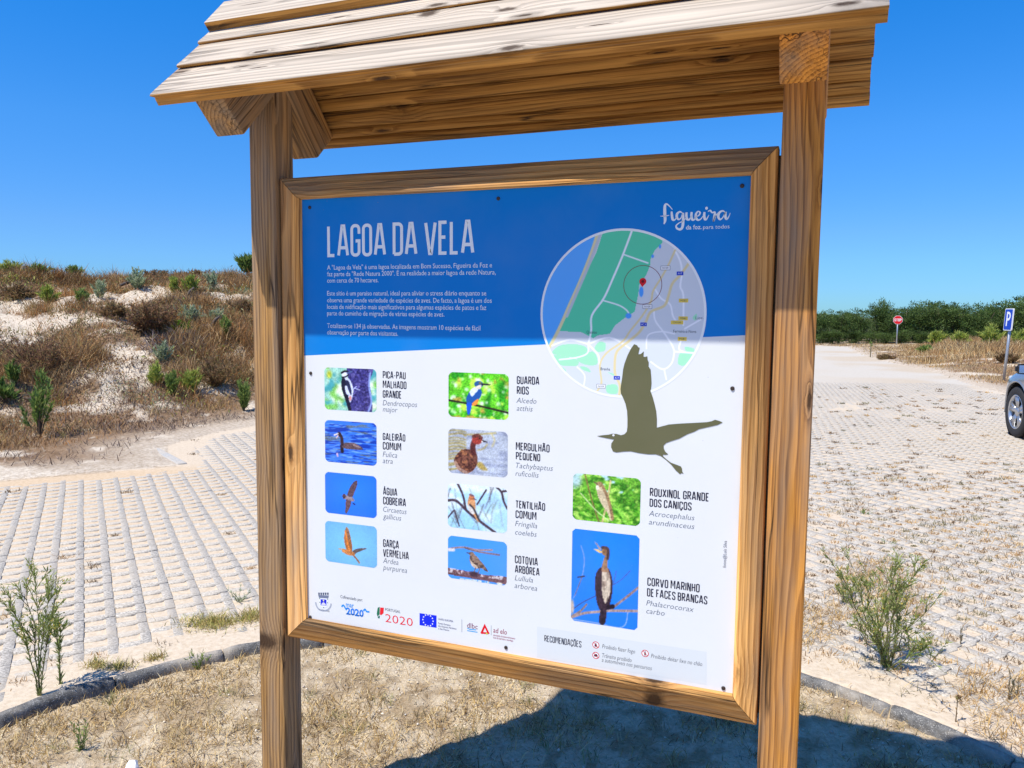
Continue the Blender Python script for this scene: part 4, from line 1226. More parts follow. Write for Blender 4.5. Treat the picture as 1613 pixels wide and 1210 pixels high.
def birds():
    w, h = 112, 84
    c = Canvas(w, h, (150, 205, 190))                    # woodpecker on a trunk
    c.noise(5, 4, 1, (225, 240, 215), 0.45, 0.65); c.noise(6, 5, 2, (120, 190, 90), 0.52, 0.7); c.noise(7, 6, 3, (70, 160, 170), 0.6, 0.75)
    c.ell(0.10, 0.17, 0.05, 0.09, (190, 200, 60), 0.4)
    c.blur(9)
    tr = c.poly([(0.46, -0.05), (0.92, -0.05), (0.87, 0.3), (0.90, 0.6), (0.88, 1.05), (0.48, 1.05), (0.5, 0.5)], (62, 58, 128)).astype(float)
    c.noise(26, 22, 4, (110, 105, 175), 0.5, 0.7, 0.8, tr); c.noise(30, 26, 5, (35, 30, 80), 0.55, 0.7, 0.8, tr); c.line([(0.88, 0.1), (0.86, 0.4), (0.9, 0.75), (0.84, 1)], 0.03, (150, 175, 235), al=0.8)
    c.poly([(0.34, 0.30), (0.42, 0.22), (0.50, 0.28), (0.56, 0.5), (0.53, 0.72), (0.49, 0.80), (0.42, 0.70), (0.36, 0.5)], (205, 215, 240))
    c.poly([(0.34, 0.27), (0.40, 0.24), (0.44, 0.45), (0.47, 0.7), (0.52, 0.98), (0.47, 1.0), (0.40, 0.72), (0.34, 0.5)], (28, 28, 52))
    c.poly([(0.41, 0.30), (0.48, 0.32), (0.53, 0.55), (0.51, 0.62), (0.46, 0.5)], (40, 44, 80)); c.poly([(0.40, 0.42), (0.45, 0.45), (0.46, 0.62), (0.42, 0.58)], (210, 220, 245))
    c.ell(0.40, 0.16, 0.06, 0.08, (225, 230, 245)); c.line([(0.34, 0.12), (0.40, 0.08), (0.46, 0.09)], 0.03, (25, 25, 45)); c.line([(0.35, 0.22), (0.41, 0.21), (0.47, 0.16)], 0.02, (25, 25, 45)); c.line([(0.45, 0.12), (0.53, 0.08)], 0.025, (80, 95, 150))
    c.ell(0.50, 0.70, 0.025, 0.06, (220, 150, 150)); c.line([(0.55, 0.5), (0.62, 0.42)], 0.012, (180, 190, 230)); c.line([(0.58, 0.46), (0.68, 0.5)], 0.01, (180, 190, 230))
    photo_print(c, [(511.2, 579), (593.3, 581.5), (592.8, 649.3), (511.5, 645)], 'bird_photograph', 'photograph of a pied woodpecker on a dark blue trunk')
    c = Canvas(w, h, (55, 120, 235))                     # coot on rippled water
    c.noise(5, 34, 11, (20, 60, 170), 0.48, 0.62); c.noise(6, 40, 12, (130, 180, 250), 0.58, 0.72, 0.8); c.noise(4, 26, 13, (110, 115, 100), 0.62, 0.74, 0.7)
    c.line([(0.33, 0.60), (0.34, 0.72)], 0.06, (30, 22, 40)); c.line([(0.24, 0.79), (0.25, 0.84)], 0.03, (200, 170, 200))
    c.poly([(0.31, 0.50), (0.37, 0.52), (0.50, 0.50), (0.62, 0.52), (0.74, 0.62), (0.66, 0.655), (0.5, 0.655), (0.36, 0.64), (0.32, 0.58)], (92, 72, 78)); c.poly([(0.52, 0.52), (0.62, 0.54), (0.70, 0.61), (0.58, 0.58)], (140, 118, 120))
    c.line([(0.29, 0.33), (0.33, 0.40), (0.34, 0.55)], 0.055, (50, 32, 40)); c.ell(0.285, 0.32, 0.04, 0.05, (48, 30, 38)); c.line([(0.19, 0.35), (0.26, 0.31)], 0.022, (235, 225, 220)); c.line([(0.23, 0.41), (0.26, 0.36)], 0.018, (225, 190, 190))
    photo_print(c, [(511.8, 661.7), (593.3, 666.6), (593.3, 734), (512.3, 727)], 'bird_photograph', 'photograph of a dark coot swimming on blue water')
    c = Canvas(w, h, (40, 122, 252)); c.a *= (1.06 - 0.22 * np.hypot(c.u - 0.5, c.v - 0.4))[..., None]
    c.poly([(0.44, 0.50), (0.49, 0.32), (0.57, 0.18), (0.625, 0.15), (0.63, 0.25), (0.58, 0.42), (0.54, 0.54), (0.48, 0.6)], (92, 70, 80)); c.poly([(0.42, 0.60), (0.50, 0.62), (0.50, 0.75), (0.44, 0.92), (0.40, 0.96), (0.40, 0.80)], (100, 75, 82))
    c.poly([(0.34, 0.53), (0.38, 0.50), (0.46, 0.54), (0.54, 0.56), (0.57, 0.62), (0.54, 0.66), (0.44, 0.62), (0.36, 0.61)], (150, 135, 145)); c.poly([(0.34, 0.55), (0.37, 0.49), (0.41, 0.54), (0.37, 0.62)], (75, 55, 65)); c.line([(0.55, 0.70), (0.58, 0.72)], 0.02, (40, 40, 70))
    photo_print(c, [(512.3, 743.4), (593.3, 750.5), (593.3, 816.6), (512.3, 807.4)], 'bird_photograph', 'photograph of a brown eagle gliding in deep blue sky')
    c = Canvas(w, h, (118, 190, 240)); c.a *= (1.04 - 0.2 * np.hypot(c.u - 0.5, c.v - 0.5))[..., None]
    c.poly([(0.37, 0.40), (0.39, 0.22), (0.42, 0.10), (0.46, 0.16), (0.50, 0.35), (0.53, 0.6), (0.50, 0.7), (0.42, 0.66)], (170, 105, 55)); c.poly([(0.38, 0.3), (0.41, 0.13), (0.46, 0.2), (0.48, 0.38), (0.42, 0.4)], (130, 95, 75)); c.line([(0.40, 0.2), (0.44, 0.5), (0.47, 0.64)], 0.03, (225, 130, 50))
    c.poly([(0.54, 0.66), (0.64, 0.58), (0.80, 0.55), (0.74, 0.60), (0.62, 0.68), (0.57, 0.73)], (95, 80, 80)); c.poly([(0.34, 0.66), (0.40, 0.64), (0.54, 0.68), (0.58, 0.75), (0.48, 0.78), (0.38, 0.74)], (190, 120, 65)); c.ell(0.36, 0.68, 0.035, 0.05, (200, 130, 70)); c.line([(0.27, 0.65), (0.35, 0.65)], 0.016, (190, 140, 90)); c.line([(0.54, 0.75), (0.61, 0.84), (0.66, 0.92)], 0.025, (150, 95, 55))
    photo_print(c, [(512.3, 820.8), (593.8, 829.3), (593.8, 895), (512.8, 884)], 'bird_photograph', 'photograph of an orange-brown heron flying in pale sky')
    c = Canvas(w, h, (95, 200, 40))                      # kingfisher
    c.noise(9, 3, 21, (40, 150, 30), 0.5, 0.66); c.noise(7, 4, 22, (190, 240, 80), 0.52, 0.68); c.noise(5, 5, 23, (200, 150, 70), 0.62, 0.75, 0.8)
    r_ = np.random.default_rng(3)
    for q in range(46):
        c.ell(r_.uniform(0, 1), r_.uniform(0, 1), r_.uniform(0.012, 0.042), r_.uniform(0.018, 0.055), (235, 255, 240), 0.5, r_.uniform(0.4, 0.95))
    c.blur(3)
    c.line([(0, 0.63), (0.3, 0.68), (0.6, 0.74), (1.0, 0.84)], 0.028, (40, 40, 30))
    c.poly([(0.30, 0.62), (0.34, 0.46), (0.43, 0.33), (0.52, 0.33), (0.56, 0.42), (0.53, 0.55), (0.44, 0.66), (0.36, 0.70)], (30, 85, 165)); c.poly([(0.36, 0.42), (0.44, 0.32), (0.50, 0.36), (0.46, 0.44), (0.40, 0.52)], (220, 230, 245)); c.poly([(0.41, 0.66), (0.50, 0.57), (0.49, 0.68), (0.41, 0.73)], (235, 140, 60)); c.poly([(0.31, 0.68), (0.39, 0.68), (0.37, 0.88), (0.33, 0.92)], (25, 85, 220))
    c.ell(0.51, 0.25, 0.075, 0.075, (40, 90, 150)); c.poly([(0.46, 0.30), (0.55, 0.26), (0.54, 0.34), (0.48, 0.36)], (225, 215, 200)); c.poly([(0.55, 0.22), (0.70, 0.235), (0.71, 0.255), (0.56, 0.27)], (35, 35, 45), False); c.ell(0.53, 0.22, 0.022, 0.025, (120, 110, 60))
    photo_print(c, [(706.5, 586.2), (802, 589.5), (800.4, 661.7), (706.5, 656.3)], 'bird_photograph', 'photograph of a blue kingfisher on a twig before bright green')
    c = Canvas(w, h, (178, 188, 204))                    # grebe
    c.noise(3, 16, 31, (150, 160, 185), 0.5, 0.7)
    for q in range(13):
        y = 0.05 + 0.07 * q + r_.uniform(-0.02, 0.02)
        c.line([(0, y + 0.03), (0.1, y), (0.22, y - 0.01 + r_.uniform(-0.02, 0.02)), (0.3, y + 0.03)], 0.014 + 0.015 * r_.random(), (165, 145, 70), al=0.85)
    c.line([(0.3, 0.12), (0.5, 0.1), (0.7, 0.06), (0.8, 0.04)], 0.016, (170, 150, 75)); c.line([(0.72, 0.05), (0.78, 0.2), (0.74, 0.34)], 0.02, (210, 195, 130), al=0.8); c.line([(0.5, 0.45), (0.6, 0.4), (0.66, 0.3)], 0.014, (170, 150, 80)); c.poly([(0.48, 0.75), (0.56, 0.7), (0.62, 0.78), (0.67, 0.88), (0.55, 0.86)], (165, 145, 80))
    c.blur(3)
    body = c.poly([(0.10, 0.72), (0.16, 0.56), (0.24, 0.46), (0.36, 0.44), (0.46, 0.48), (0.50, 0.62), (0.48, 0.80), (0.38, 0.95), (0.26, 0.98), (0.15, 0.88)], (110, 68, 55)).astype(float)
    c.noise(22, 18, 33, (70, 38, 34), 0.48, 0.66, 0.9, body); c.noise(20, 18, 34, (175, 115, 75), 0.56, 0.72, 0.8, body); c.line([(0.12, 0.75), (0.2, 0.9), (0.32, 0.97)], 0.05, (190, 165, 150), al=0.6)
    c.line([(0.45, 0.25), (0.42, 0.36), (0.43, 0.52)], 0.085, (85, 38, 38)); c.ell(0.49, 0.22, 0.085, 0.10, (150, 55, 48)); c.line([(0.43, 0.15), (0.5, 0.12), (0.56, 0.17)], 0.05, (95, 50, 45)); c.poly([(0.57, 0.21), (0.66, 0.24), (0.66, 0.26), (0.57, 0.26)], (50, 45, 55), False); c.ell(0.575, 0.25, 0.016, 0.018, (235, 230, 225)); c.ell(0.53, 0.19, 0.012, 0.014, (20, 10, 10))
    photo_print(c, [(706.2, 675), (800, 680.4), (799.4, 751.8), (706.5, 744.9)], 'bird_photograph', 'photograph of a chestnut grebe on grey water')
    c = Canvas(w, h, (222, 240, 250)); c.noise(2, 3, 41, (170, 215, 250), 0.45, 0.7); c.ell(0.25, 0.85, 0.35, 0.3, (130, 195, 245), 0.6, 0.7)
    for q in range(26):
        x = r_.uniform(0, 1); y = r_.uniform(-0.1, 0.8); dx = r_.uniform(-0.18, 0.18)
        c.line([(x, y), (x + dx, y + r_.uniform(0.2, 0.6))], r_.uniform(0.006, 0.014), [(120, 130, 115), (85, 75, 80), (150, 165, 160)][q % 3], al=0.85)
    c.blur(3)
    for pts, wd in (([(0.0, 0.40), (0.15, 0.39), (0.32, 0.58), (0.5, 0.75), (0.8, 1.0)], 0.04), ([(0.17, 0.0), (0.26, 0.25), (0.31, 0.55)], 0.032), ([(0.65, 0.08), (0.50, 0.42)], 0.022), ([(0.82, 0.0), (0.9, 0.1), (0.94, 0.3), (1.0, 0.45)], 0.03), ([(0.92, 0.08), (1.0, 0.05)], 0.03), ([(0.0, 0.8), (0.1, 0.62)], 0.02), ([(0.12, 0.6), (0.2, 0.95)], 0.018)):
        c.line(pts, wd, (70, 55, 68))
    c.poly([(0.35, 0.32), (0.38, 0.24), (0.44, 0.26), (0.47, 0.36), (0.47, 0.48), (0.49, 0.62), (0.55, 0.80), (0.51, 0.80), (0.43, 0.64), (0.37, 0.56), (0.34, 0.45)], (205, 150, 105)); c.poly([(0.35, 0.45), (0.43, 0.48), (0.47, 0.60), (0.42, 0.65), (0.36, 0.56)], (215, 210, 205)); c.line([(0.38, 0.45), (0.44, 0.52), (0.48, 0.62), (0.54, 0.79)], 0.028, (60, 55, 60)); c.ell(0.41, 0.28, 0.05, 0.06, (190, 115, 75)); c.line([(0.38, 0.22), (0.43, 0.24)], 0.03, (110, 80, 85)); c.line([(0.45, 0.3), (0.48, 0.32)], 0.018, (90, 90, 105))
    photo_print(c, [(705.4, 761.3), (799.4, 769.2), (798.6, 840.3), (705.7, 830)], 'bird_photograph', 'photograph of a finch among bare twigs before pale sky')
    c = Canvas(w, h, (62, 148, 250))                     # lark
    c.line([(0, 0.33), (0.15, 0.27), (0.3, 0.24), (0.5, 0.26), (0.75, 0.22)], 0.03, (150, 130, 135)); c.line([(0.3, 0.25), (0.55, 0.3), (0.87, 0.31)], 0.026, (120, 100, 110)); c.line([(0.02, 0.34), (0.1, 0.33)], 0.05, (205, 205, 215))
    lg = c.poly([(-0.05, 0.77), (0.3, 0.78), (0.6, 0.81), (1.05, 0.79), (1.05, 0.96), (0.6, 0.94), (0.3, 0.93), (-0.05, 0.9)], (105, 70, 78)).astype(float)
    c.noise(50, 26, 51, (210, 200, 205), 0.48, 0.6, 0.95, lg * (c.v < 0.87)); c.ell(0.45, 0.83, 0.1, 0.06, (60, 35, 50), 0.4); c.noise(20, 8, 52, (225, 225, 210), 0.4, 0.6, 0.9, ((c.v > 0.97 - 0.03 * c.u) & (c.u > 0.2)).astype(float))
    bd_ = c.poly([(0.38, 0.42), (0.42, 0.35), (0.47, 0.38), (0.54, 0.47), (0.61, 0.57), (0.69, 0.72), (0.66, 0.73), (0.57, 0.67), (0.50, 0.69), (0.42, 0.64), (0.38, 0.55)], (135, 110, 95)).astype(float)
    c.noise(30, 24, 53, (60, 45, 42), 0.5, 0.62, 0.9, bd_); c.poly([(0.38, 0.50), (0.44, 0.58), (0.52, 0.66), (0.48, 0.69), (0.41, 0.63)], (200, 180, 160)); c.ell(0.41, 0.37, 0.045, 0.05, (125, 100, 85)); c.line([(0.33, 0.355), (0.38, 0.365)], 0.016, (80, 70, 70)); c.line([(0.48, 0.68), (0.45, 0.78)], 0.012, (120, 90, 80)); c.line([(0.55, 0.68), (0.52, 0.79)], 0.012, (120, 90, 80))
    photo_print(c, [(705.7, 843.4), (798.8, 854.4), (798, 923), (705.7, 910)], 'bird_photograph', 'photograph of a streaked lark on a log before blue sky')
    c = Canvas(w, h, (98, 170, 45))                      # warbler in reeds
    c.noise(14, 12, 61, (50, 120, 25), 0.48, 0.62); c.noise(16, 14, 62, (165, 215, 90), 0.55, 0.68); c.noise(10, 8, 63, (190, 225, 250), 0.62, 0.70, 0.9, (c.v < 0.35).astype(float)); c.ell(0.05, 0.15, 0.08, 0.15, (190, 220, 250), 0.6, 0.8)
    for q in range(30):
        x, y = r_.uniform(0, 1), r_.uniform(0.3, 1)
        c.line([(x, y), (x + r_.uniform(-0.12, 0.12), y + r_.uniform(-0.12, 0.05))], 0.01, [(140, 205, 70), (60, 130, 35)][q % 2], al=0.8)
    c.blur(2)
    c.line([(0.18, 0.0), (0.28, 0.5), (0.40, 1.0)], 0.018, (120, 105, 60)); c.line([(0.56, 0.1), (0.52, 0.5), (0.45, 1.0)], 0.022, (200, 185, 130)); c.line([(0.12, 0.42), (0.35, 0.75), (0.55, 0.95)], 0.014, (190, 215, 150)); c.line([(0.62, 0.6), (0.72, 0.75), (0.82, 1)], 0.05, (130, 200, 70)); c.line([(0.92, 0.1), (0.75, 0.35)], 0.03, (120, 190, 60))
    c.poly([(0.35, 0.22), (0.40, 0.16), (0.45, 0.22), (0.51, 0.40), (0.56, 0.55), (0.61, 0.88), (0.57, 0.93), (0.52, 0.78), (0.44, 0.62), (0.38, 0.45)], (205, 190, 155)); c.line([(0.44, 0.22), (0.52, 0.45), (0.58, 0.75), (0.60, 0.9)], 0.04, (150, 120, 85)); c.ell(0.40, 0.2, 0.05, 0.06, (150, 125, 90)); c.line([(0.32, 0.16), (0.37, 0.2)], 0.016, (90, 75, 60)); c.ell(0.37, 0.27, 0.025, 0.05, (230, 225, 205))
    photo_print(c, [(902.4, 745.5), (1009.6, 753.8), (1008, 828.4), (902.4, 818.6)], 'bird_photograph', 'photograph of a pale warbler clinging to reeds')
    c = Canvas(100, 138, (28, 128, 252)); c.a *= (1.03 - 0.12 * np.hypot(c.u - 0.5, c.v - 0.3))[..., None]
    for pts, wd, cl in (([(0.0, 0.97), (0.2, 0.90), (0.42, 0.86), (0.6, 0.83), (1.0, 0.79)], 0.035, (165, 140, 135)), ([(0.62, 0.80), (0.8, 0.68), (1.0, 0.54)], 0.032, (150, 125, 125)), ([(0.0, 0.90), (0.15, 0.80), (0.36, 0.70)], 0.012, (60, 80, 130)), ([(0.02, 0.95), (0.15, 0.88), (0.24, 0.8)], 0.024, (150, 125, 120)),
                        ([(0.04, 0.75), (0.12, 0.6), (0.18, 0.45), (0.19, 0.3), (0.14, 0.18)], 0.010, (130, 150, 200)), ([(0.06, 0.72), (0.16, 0.52)], 0.014, (110, 110, 140)), ([(0.1, 0.52), (0.2, 0.5)], 0.016, (50, 50, 70)), ([(0.63, 0.55), (0.75, 0.48), (0.87, 0.38)], 0.008, (70, 90, 150)), ([(0.63, 0.55), (0.67, 0.4)], 0.008, (70, 90, 150)), ([(0.0, 0.985), (0.4, 0.985), (0.7, 1.0), (0.82, 0.95), (0.85, 0.82)], 0.010, (150, 170, 220))):
        c.line(pts, wd, cl)
    c.ell(0.02, 0.85, 0.03, 0.08, (190, 175, 165), 0.4)
    c.poly([(0.43, 0.96), (0.46, 0.82), (0.53, 0.82), (0.53, 0.95), (0.48, 1.0)], (40, 28, 45))
    c.poly([(0.36, 0.55), (0.38, 0.44), (0.45, 0.38), (0.55, 0.38), (0.61, 0.48), (0.62, 0.62), (0.58, 0.78), (0.52, 0.84), (0.44, 0.84), (0.38, 0.72)], (52, 36, 50)); bl_ = c.poly([(0.47, 0.40), (0.55, 0.40), (0.59, 0.52), (0.58, 0.66), (0.52, 0.76), (0.47, 0.66), (0.46, 0.5)], (200, 185, 165)).astype(float)
    c.noise(16, 18, 71, (130, 112, 100), 0.5, 0.65, 0.8, bl_); c.poly([(0.45, 0.42), (0.47, 0.33), (0.50, 0.26), (0.54, 0.27), (0.54, 0.36), (0.56, 0.42)], (150, 115, 90)); c.ell(0.50, 0.21, 0.055, 0.045, (135, 100, 70)); c.line([(0.46, 0.17), (0.54, 0.18), (0.54, 0.28)], 0.04, (75, 55, 55)); c.poly([(0.33, 0.11), (0.37, 0.13), (0.45, 0.19), (0.42, 0.20)], (190, 160, 140), False); c.poly([(0.32, 0.195), (0.40, 0.195), (0.46, 0.22), (0.43, 0.235)], (235, 190, 110), False)
    c.line([(0.46, 0.83), (0.48, 0.87)], 0.03, (30, 20, 35)); c.line([(0.56, 0.80), (0.63, 0.78)], 0.06, (30, 20, 35))
    photo_print(c, [(901.3, 833), (1007.3, 843.4), (1004.3, 993.8), (899.7, 976.5)], 'bird_photograph', 'tall photograph of a cormorant on a branch before blue sky', 0.07)
birds()

# ------------------------------------------------------------------ round map
def z4(x, y):
    return PP(840 + x / 4.3216, 350 + y / 4.3216)
mc = (np.array(z4(50, 610)) + np.array(z4(1180, 620))) / 2
mR = (z4(1180, 620)[0] - z4(50, 610)[0]) / 2
mtop = z4(615, 42)[1]; mc = np.array((mc[0], mtop - mR))
def m01(x, y):
    p = z4(x, y)
    return ((p[0] - mc[0]) / (2 * mR) + 0.5, 0.5 - (p[1] - mc[1]) / (2 * mR))
N_ = 270
c = Canvas(N_, N_, (206, 214, 222))
sea = [(20, 900), (60, 300), (300, 60), (440, 85), (400, 200), (330, 380), (250, 560), (180, 720), (110, 850)]
c.poly([m01(*p) for p in [(450, 20), (470, 85), (430, 210), (360, 350), (280, 520), (230, 640), (170, 740), (330, 750), (410, 790), (440, 770), (520, 760), (560, 700), (640, 640), (690, 610), (700, 560), (715, 490), (720, 430), (770, 360), (795, 290), (800, 240), (830, 190), (880, 140), (860, 20)]], (88, 208, 165), False)
c.poly([m01(*p) for p in sea + [(20, 900)]], (88, 172, 250), False)
c.line([m01(*p) for p in [(445, 60), (400, 200), (330, 380), (250, 560), (180, 720), (112, 850)]], 0.016, (225, 215, 165))
c.line([m01(*p) for p in [(455, 90), (380, 290), (290, 500), (230, 640)]], 0.014, (190, 198, 205))
for pg in ([(130, 890), (180, 840), (280, 830), (360, 850), (365, 900), (300, 920), (200, 910)], [(140, 905), (290, 930), (300, 975), (200, 975), (160, 945)], [(300, 920), (400, 880), (435, 920), (430, 970), (340, 965)], [(420, 850), (450, 815), (492, 825), (485, 875), (430, 880)], [(1090, 640), (1110, 625), (1105, 670), (1083, 655)], [(1030, 850), (1090, 860), (1090, 900), (1040, 970), (985, 965), (995, 895), (1040, 890)],
           [(500, 1110), (570, 1108), (570, 1165), (505, 1160)], [(320, 980), (370, 990), (390, 1020), (340, 1005)], [(190, 985), (220, 1000), (220, 1020)], [(510, 1020), (555, 1035), (540, 1042)]):
    c.poly([m01(*p) for p in pg], (160, 226, 190))
WH = (238, 242, 248)
for pts, wd in (([(670, 65), (610, 225), (540, 390), (480, 520), (400, 635), (395, 740), (375, 830)], 0.008), ([(480, 535), (580, 565), (630, 595), (650, 620)], 0.004), ([(610, 220), (780, 280)], 0.004), ([(960, 190), (1000, 270), (1010, 350), (1000, 440), (1020, 500), (1020, 700)], 0.006), ([(830, 460), (870, 520), (930, 560), (950, 640), (985, 690)], 0.005), ([(820, 600), (830, 670), (880, 740), (940, 830), (960, 880)], 0.005),
                ([(1030, 725), (1160, 650)], 0.005), ([(375, 830), (520, 785), (660, 860)], 0.006), ([(375, 830), (440, 900), (450, 965)], 0.007), ([(375, 830), (250, 800), (130, 840)], 0.006), ([(375, 830), (370, 890), (300, 920), (180, 935)], 0.005), ([(960, 880), (1090, 890)], 0.006), ([(960, 880), (940, 960), (880, 1000), (800, 950)], 0.005), ([(770, 860), (780, 770), (870, 745), (960, 760)], 0.004), ([(1020, 880), (990, 860), (1010, 790)], 0.005), ([(300, 985), (350, 1040), (345, 1110)], 0.004), ([(890, 1000), (905, 1070)], 0.004)):
    c.line([m01(*p) for p in pts], wd, WH)
YE = (222, 208, 160)
for pts, wd in (([(965, 190), (920, 290), (870, 380), (815, 470), (800, 540), (740, 640), (660, 740), (610, 810), (500, 890), (455, 970), (465, 1090), (435, 1150)], 0.007), ([(1055, 285), (1000, 360), (945, 420), (920, 500), (890, 570), (800, 610), (765, 680), (720, 750), (650, 810), (570, 880), (555, 970), (560, 1040), (590, 1110), (585, 1180)], 0.011)):
    c.line([m01(*p) for p in pts], wd, YE)
for p, rx, ry in (((735, 475), 0.013, 0.030), ((648, 638), 0.018, 0.016), ((812, 234), 0.008, 0.010), ((862, 168), 0.007, 0.012)):
    q = m01(*p); c.ell(q[0], q[1], rx, ry, (80, 160, 245), 0.2)
W_ = N_
xs = np.linspace(mc[0] - mR, mc[0] + mR, W_); zs = np.linspace(mc[1] + mR, mc[1] - mR, W_)
XX, ZZ = np.meshgrid(xs, zs)
Vv = np.stack([XX.ravel(), np.full(XX.size, PD - LAY * 1.5), ZZ.ravel()], 1)
I = np.arange(W_ * W_).reshape(W_, W_)
Q = np.stack([I[1:, :-1], I[1:, 1:], I[:-1, 1:], I[:-1, :-1]], -1).reshape(-1, 4)
cen = Vv[Q].mean(1)
Q = Q[np.hypot(cen[:, 0] - mc[0], cen[:, 2] - mc[1]) < mR * 0.995]
on_panel('map_print', mesh_from('map_print', Vv, Q, lin(c.a).reshape(-1, 3)), label='round map of a green coast with blue sea at its edge')
k = ink('map_rim', label='pale rim of the round map')
k.ring(mc, mR * 0.972, mR * 1.0, LIGHTTXT, 2.2, 96)
rc = (np.array(z4(614, 427)) + np.array(z4(877, 427))) / 2; rr = (z4(877, 427)[0] - z4(614, 427)[0]) / 2
k = ink('map_circle', label='thin dark red circle round the pin on the map')
k.ring(rc, rr * 0.972, rr, lin((120, 40, 50)), 2.4, 64)
k = ink('map_pin', label='red location pin on the map')
pc = np.array(z4(746, 404)); pr = 0.0088
k.disc(pc, pr, pr, lin((215, 25, 40)), 2.6, 20)
k.p2([(pc[0] - pr * 0.93, pc[1] - pr * 0.35), (pc[0] + pr * 0.93, pc[1] - pr * 0.35), z4(742, 442)], lin((215, 25, 40)), 2.62)
k.disc(pc, pr * 0.4, pr * 0.4, lin((110, 15, 25)), 2.8, 14)
def shield(x, y, w_, h_, s, fillc, txt, edge=None):
    k = ink('road_number')
    p = z4(x, y); sx = w_ / 4.3216 * 0.00182 / 2; sz = h_ / 4.3216 * 0.00182 / 2
    if edge is not None:
        k.p2([(p[0] - sx - 0.0008, p[1] - sz - 0.0008), (p[0] + sx + 0.0008, p[1] - sz - 0.0008), (p[0] + sx + 0.0008, p[1] + sz + 0.0008), (p[0] - sx - 0.0008, p[1] + sz + 0.0008)], edge, 2.3)
    k.p2([(p[0] - sx, p[1] - sz), (p[0] + sx, p[1] - sz), (p[0] + sx, p[1] + sz), (p[0] - sx, p[1] + sz)], fillc, 2.5)
    cx, cy = 840 + x / 4.3216, 350 + y / 4.3216
    text(k, s, cx - w_ / 4.3216 * 0.38, cx + w_ / 4.3216 * 0.38, cy + h_ / 4.3216 * 0.28, h_ / 4.3216 * 0.56, txt, layer=3)
WHT = (0.78, 0.8, 0.82); BLS = lin((20, 60, 190)); YLS = lin((225, 200, 90)); DK = lin((50, 60, 90))
for x, y, s in ((900, 312, 'N109'), (777, 575, 'N109'), (461, 1117, 'N109')):
    shield(x, y, 52, 22, s, WHT, DK, DK)
for x, y, s in ((999, 349, 'A17'), (751, 696, 'IC1'), (569, 1060, 'A17')):
    shield(x, y, 38, 22, s, BLS, WHT)
for x, y, s, w_ in ((1023, 534, 'M582', 54), (1020, 655, 'M580', 54), (979, 683, 'CM1049', 72), (1014, 795, 'M581', 52)):
    shield(x, y, w_, 22, s, YLS, DK)
for s, x0, x1, y in (('Quiaios', 363, 432, 758), ('Ferreira-a-Nova', 953, 1110, 752), ('Licei', 1105, 1158, 661), ('Brenha', 458, 523, 1008)):
    text(ink('place_name'), s, 840 + x0 / 4.3216, 840 + x1 / 4.3216, 350 + y / 4.3216, 4.6, lin((70, 84, 100)), layer=3)
flush_text()
for nm, kk, kw in INK:
    on_panel(nm, kk.mesh(nm), **kw)
# screws that hold the panel
for (px, py) in ((488, 327), (785, 313), (1169, 293), (489.6, 588), (1153.7, 612), (489, 972), (797, 1020), (1139.5, 1084)):
    p = PP(px, py)
    mb = MB(); n = 14
    prof = [(0.0052, 0.0), (0.0050, -0.0015), (0.0036, -0.0028), (0.0016, -0.0022), (0.0, -0.0022)]
    vs = []; fs = []
    for r, y in prof[:-1]:
        for q in range(n):
            a = 2 * math.pi * q / n
            vs.append((r * math.cos(a), y, r * math.sin(a)))
    for j in range(len(prof) - 2):
        for q in range(n):
            fs.append([j * n + q, j * n + (q + 1) % n, (j + 1) * n + (q + 1) % n, (j + 1) * n + q])
    fs.append([(len(prof) - 2) * n + q for q in range(n)])
    mb.add(vs, fs)
    put('screw', mb.mesh('screw', colors=False), M['screw'], panel, (p[0], PD - 0.0003, p[1]))

# ================================================================== PLANTS
def blades(base, length, width, lean, colr, seed, spread=1.0, droop=0.35):
    """bent tapered blades: base (n,3), colour (n,3)"""
    r = np.random.default_rng(seed); n = len(base)
    a = r.uniform(0, 2 * math.pi, n)
    dirx = np.stack([np.cos(a), np.sin(a), np.zeros(n)], 1)
    ln = (length * r.uniform(0.6, 1.25, n))[:, None]; le = (lean * r.uniform(0.2, 1.3, n))[:, None]
    up = np.array((0, 0, 1.0))[None]
    d1 = up * np.cos(le) + dirx * np.sin(le)
    le2 = le + droop * r.uniform(0.2, 1.8, n)[:, None]
    d2 = up * np.cos(le2) + dirx * np.sin(le2)
    m = base + d1 * ln * 0.55
    t = m + d2 * ln * 0.45
    b = r.uniform(0, 2 * math.pi, n)
    s = np.stack([np.cos(b), np.sin(b), np.zeros(n)], 1) * (width * r.uniform(0.6, 1.3, n) / 2)[:, None]
    V_ = np.stack([base - s, base + s, m + s * 0.8, m - s * 0.8, t], 1).reshape(-1, 3)
    i = np.arange(n)[:, None] * 5
    return V_, np.concatenate([i + np.array([[0, 1, 2, 3]])]), np.concatenate([i + np.array([[3, 2, 4]])]), np.repeat(colr * r.uniform(0.75, 1.2, (n, 1)), 5, 0)

class Bunch:
    def __init__(s):
        s.v = []; s.q = []; s.t = []; s.c = []; s.n = 0
    def add(s, v, q, t, c):
        s.v.append(v); s.c.append(c)
        if len(q): s.q.append(q + s.n)
        if len(t): s.t.append(t + s.n)
        s.n += len(v)
    def mesh(s, name):
        f = []
        if s.q: f.append(np.concatenate(s.q))
        if s.t: f.append(np.concatenate(s.t))
        return mesh_from(name, np.concatenate(s.v), f, np.concatenate(s.c))

